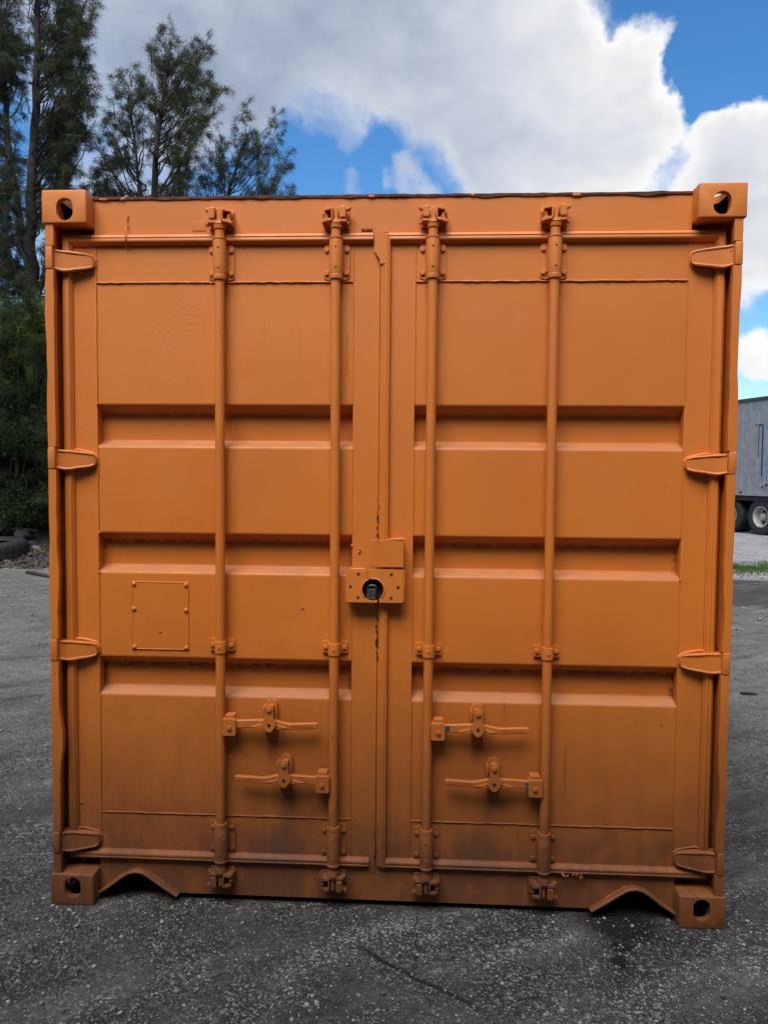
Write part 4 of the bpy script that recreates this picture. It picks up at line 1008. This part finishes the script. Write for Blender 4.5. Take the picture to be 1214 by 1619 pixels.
stick((-7.15, 9.15, .018), [(-.25, .0, 0), (-.08, .02, .006), (.1, -.02, .004), (.28, -.01, -.004)], .016, 'thin dead stick on the asphalt before the flat tyre')
# leaf litter flakes
n = 5000; p = np.stack([rs2.uniform(-11, -4.4, n), 9.4 + np.abs(rs2.normal(0, .9, n)), np.zeros(n)], 1)
t = (p[:, 1]-9.6)/5.4; p[:, 2] = .03 + np.clip((t-.02)*2.6, 0, 1)*.42
d = unit(rs2.normal(0, 1, (n, 3))*[1, 1, .4]); s = unit(np.cross(d, rs2.normal(0, 1, (n, 3)) + [0, 0, 2])); L = rs2.uniform(.015, .06, (n, 1))
V = np.stack([p-d*L, p+s*L*.35, p+d*L, p-s*L*.35], 1).reshape(-1, 3)
M['litter'] = simple('dry_leaf_litter', (.045, .032, .021), .9, 0, .6, 40, 0, (.105, .085, .062))
tag(put(tri_mesh('leaf_litter', V, np.arange(len(V)).reshape(-1, 4), 'litter'), 'leaf_litter', None, (0, 0, 0)), 'dry brown leaf litter strewn over the bank', 'litter', kind='stuff')

# grass strip on the gravel
n = 16000; gx = rs2.uniform(4.2, 9.5, n); gy = 11.1 + .12*(gx-6) + rs2.normal(0, .42, n)
keep = np.array([noise.noise(Vector((x*1.1, y*2.0, 7))) > -.12 for x, y in zip(gx, gy)]); gx, gy = gx[keep], gy[keep]; n = len(gx)
p = np.stack([gx, gy, np.full(n, -.02)], 1); hgt = rs2.uniform(.04, .095, (n, 1)); lean = rs2.normal(0, .35, (n, 3)); lean[:, 2] = 1; sd_ = unit(np.cross(lean, rs2.normal(0, 1, (n, 3))))*.006
V = np.stack([p-sd_, p+sd_, p+lean*hgt], 1).reshape(-1, 3)
tag(put(tri_mesh('grass_strip', V, np.arange(len(V)).reshape(-1, 3), 'grass'), 'grass_strip', None, (0, 0, 0)), 'low strip of green grass growing through the gravel', 'grass', kind='stuff')

# loose chippings on the asphalt
def loose_stones():
    rs = np.random.RandomState(12); ico = bmesh.new(); bmesh.ops.create_icosphere(ico, subdivisions=1, radius=1)
    base = np.array([v.co[:] for v in ico.verts]); fc = np.array([[v.index for v in f.verts] for f in ico.faces]); ico.free()
    pts = []
    for n, x0, x1, y0, y1, s0, s1 in ((3600, -1.5, 1.7, -.75, .05, .0018, .0050), (1300, -1.5, 1.7, -.75, .05, .004, .0095), (900, -3.6, -1.25, .0, 4.5, .003, .009), (1100, 1.3, 4.2, -.3, 5.0, .003, .009), (900, 3.0, 9.0, 5.0, 14, .006, .022), (500, -7, -3, 4, 9.5, .006, .018)):
        q = np.stack([rs.uniform(x0, x1, n), rs.uniform(y0, y1, n), s0 + (s1-s0)*rs.uniform(0, 1, n)**2.2], 1); pts.append(q)
    q = np.concatenate(pts); n = len(q)
    sc = q[:, 2:3]*rs.uniform(.6, 1.3, (n, 3)); sc[:, 2] *= .7
    jit = rs.uniform(.75, 1.25, (n, len(base), 1)); V = base[None]*jit*sc[:, None, :]
    a = rs.uniform(0, 6.28, n); ca, sa = np.cos(a)[:, None], np.sin(a)[:, None]
    X = V[..., 0]*ca - V[..., 1]*sa + q[:, 0:1]; Y = V[..., 0]*sa + V[..., 1]*ca + q[:, 1:2]; Z = V[..., 2] + sc[:, 2:3]*.55
    V = np.stack([X, Y, Z], -1).reshape(-1, 3); F = (fc[None] + (np.arange(n)*len(base))[:, None, None]).reshape(-1, 3)
    return tri_mesh('loose_chippings', V, F, 'chips')
def chip_mat():
    m, N, b = material('pale_stone_chippings'); P = pos(N); c = N.xyz(N.voro(P, 60, 'Color'))
    N.put(b.inputs['Base Color'], N.mix(c[0], (.030, .029, .028), (.26, .252, .235))); b.inputs['Roughness'].default_value = .85; return m
M['chips'] = chip_mat()
tag(put(loose_stones(), 'loose_chippings', None, (0, 0, 0)), 'loose pale stone chippings scattered over the asphalt', 'gravel', kind='stuff')

# unseen foliage band added behind the camera to shade the low sky and door
n = 26000; bx = rs2.uniform(-26, 26, n); bz = rs2.uniform(0, 1, n)**.9; by = -5.5 - rs2.uniform(0, 2.2, n)
top = 8.0 + np.array([1.3*noise.noise(Vector((q*.35, 5, 0))) + .8*noise.noise(Vector((q*1.3, 8, 0))) for q in bx])
c = np.stack([bx, by, .15 + bz*top], 1); d = unit(rs2.normal(0, 1, (n, 3))); s_ = unit(np.cross(d, rs2.normal(0, 1, (n, 3)))); L = rs2.uniform(.14, .32, (n, 1))
V = np.stack([c-d*L, c+s_*L*.6, c+d*L, c-s_*L*.6], 1).reshape(-1, 3)
tag(put(tri_mesh('shade_foliage', V, np.arange(len(V)).reshape(-1, 4), 'leafd'), 'shade_foliage', None, (0, 0, 0)), 'dark foliage band added behind the camera to shade the low sky', 'wood', kind='stuff')
# distant tree line beyond the yard
n = 30000; bx = rs2.uniform(-95, 95, n); by = 72 - .004*bx**2 + rs2.uniform(0, 5, n)
top = 4.6 + np.array([1.2*noise.noise(Vector((q*.09, 2, 0))) + .7*noise.noise(Vector((q*.5, 3, 0))) for q in bx])
c = np.stack([bx, by, .2 + rs2.uniform(0, 1, n)*top], 1); d = unit(rs2.normal(0, 1, (n, 3))); s_ = unit(np.cross(d, rs2.normal(0, 1, (n, 3)))); L = rs2.uniform(.2, .45, (n, 1))
V = np.stack([c-d*L, c+s_*L*.6, c+d*L, c-s_*L*.6], 1).reshape(-1, 3)
tag(put(tri_mesh('far_trees', V, np.arange(len(V)).reshape(-1, 4), 'leafd'), 'far_trees', None, (0, 0, 0)), 'distant dark line of trees beyond the gravel yard', 'trees', kind='stuff')
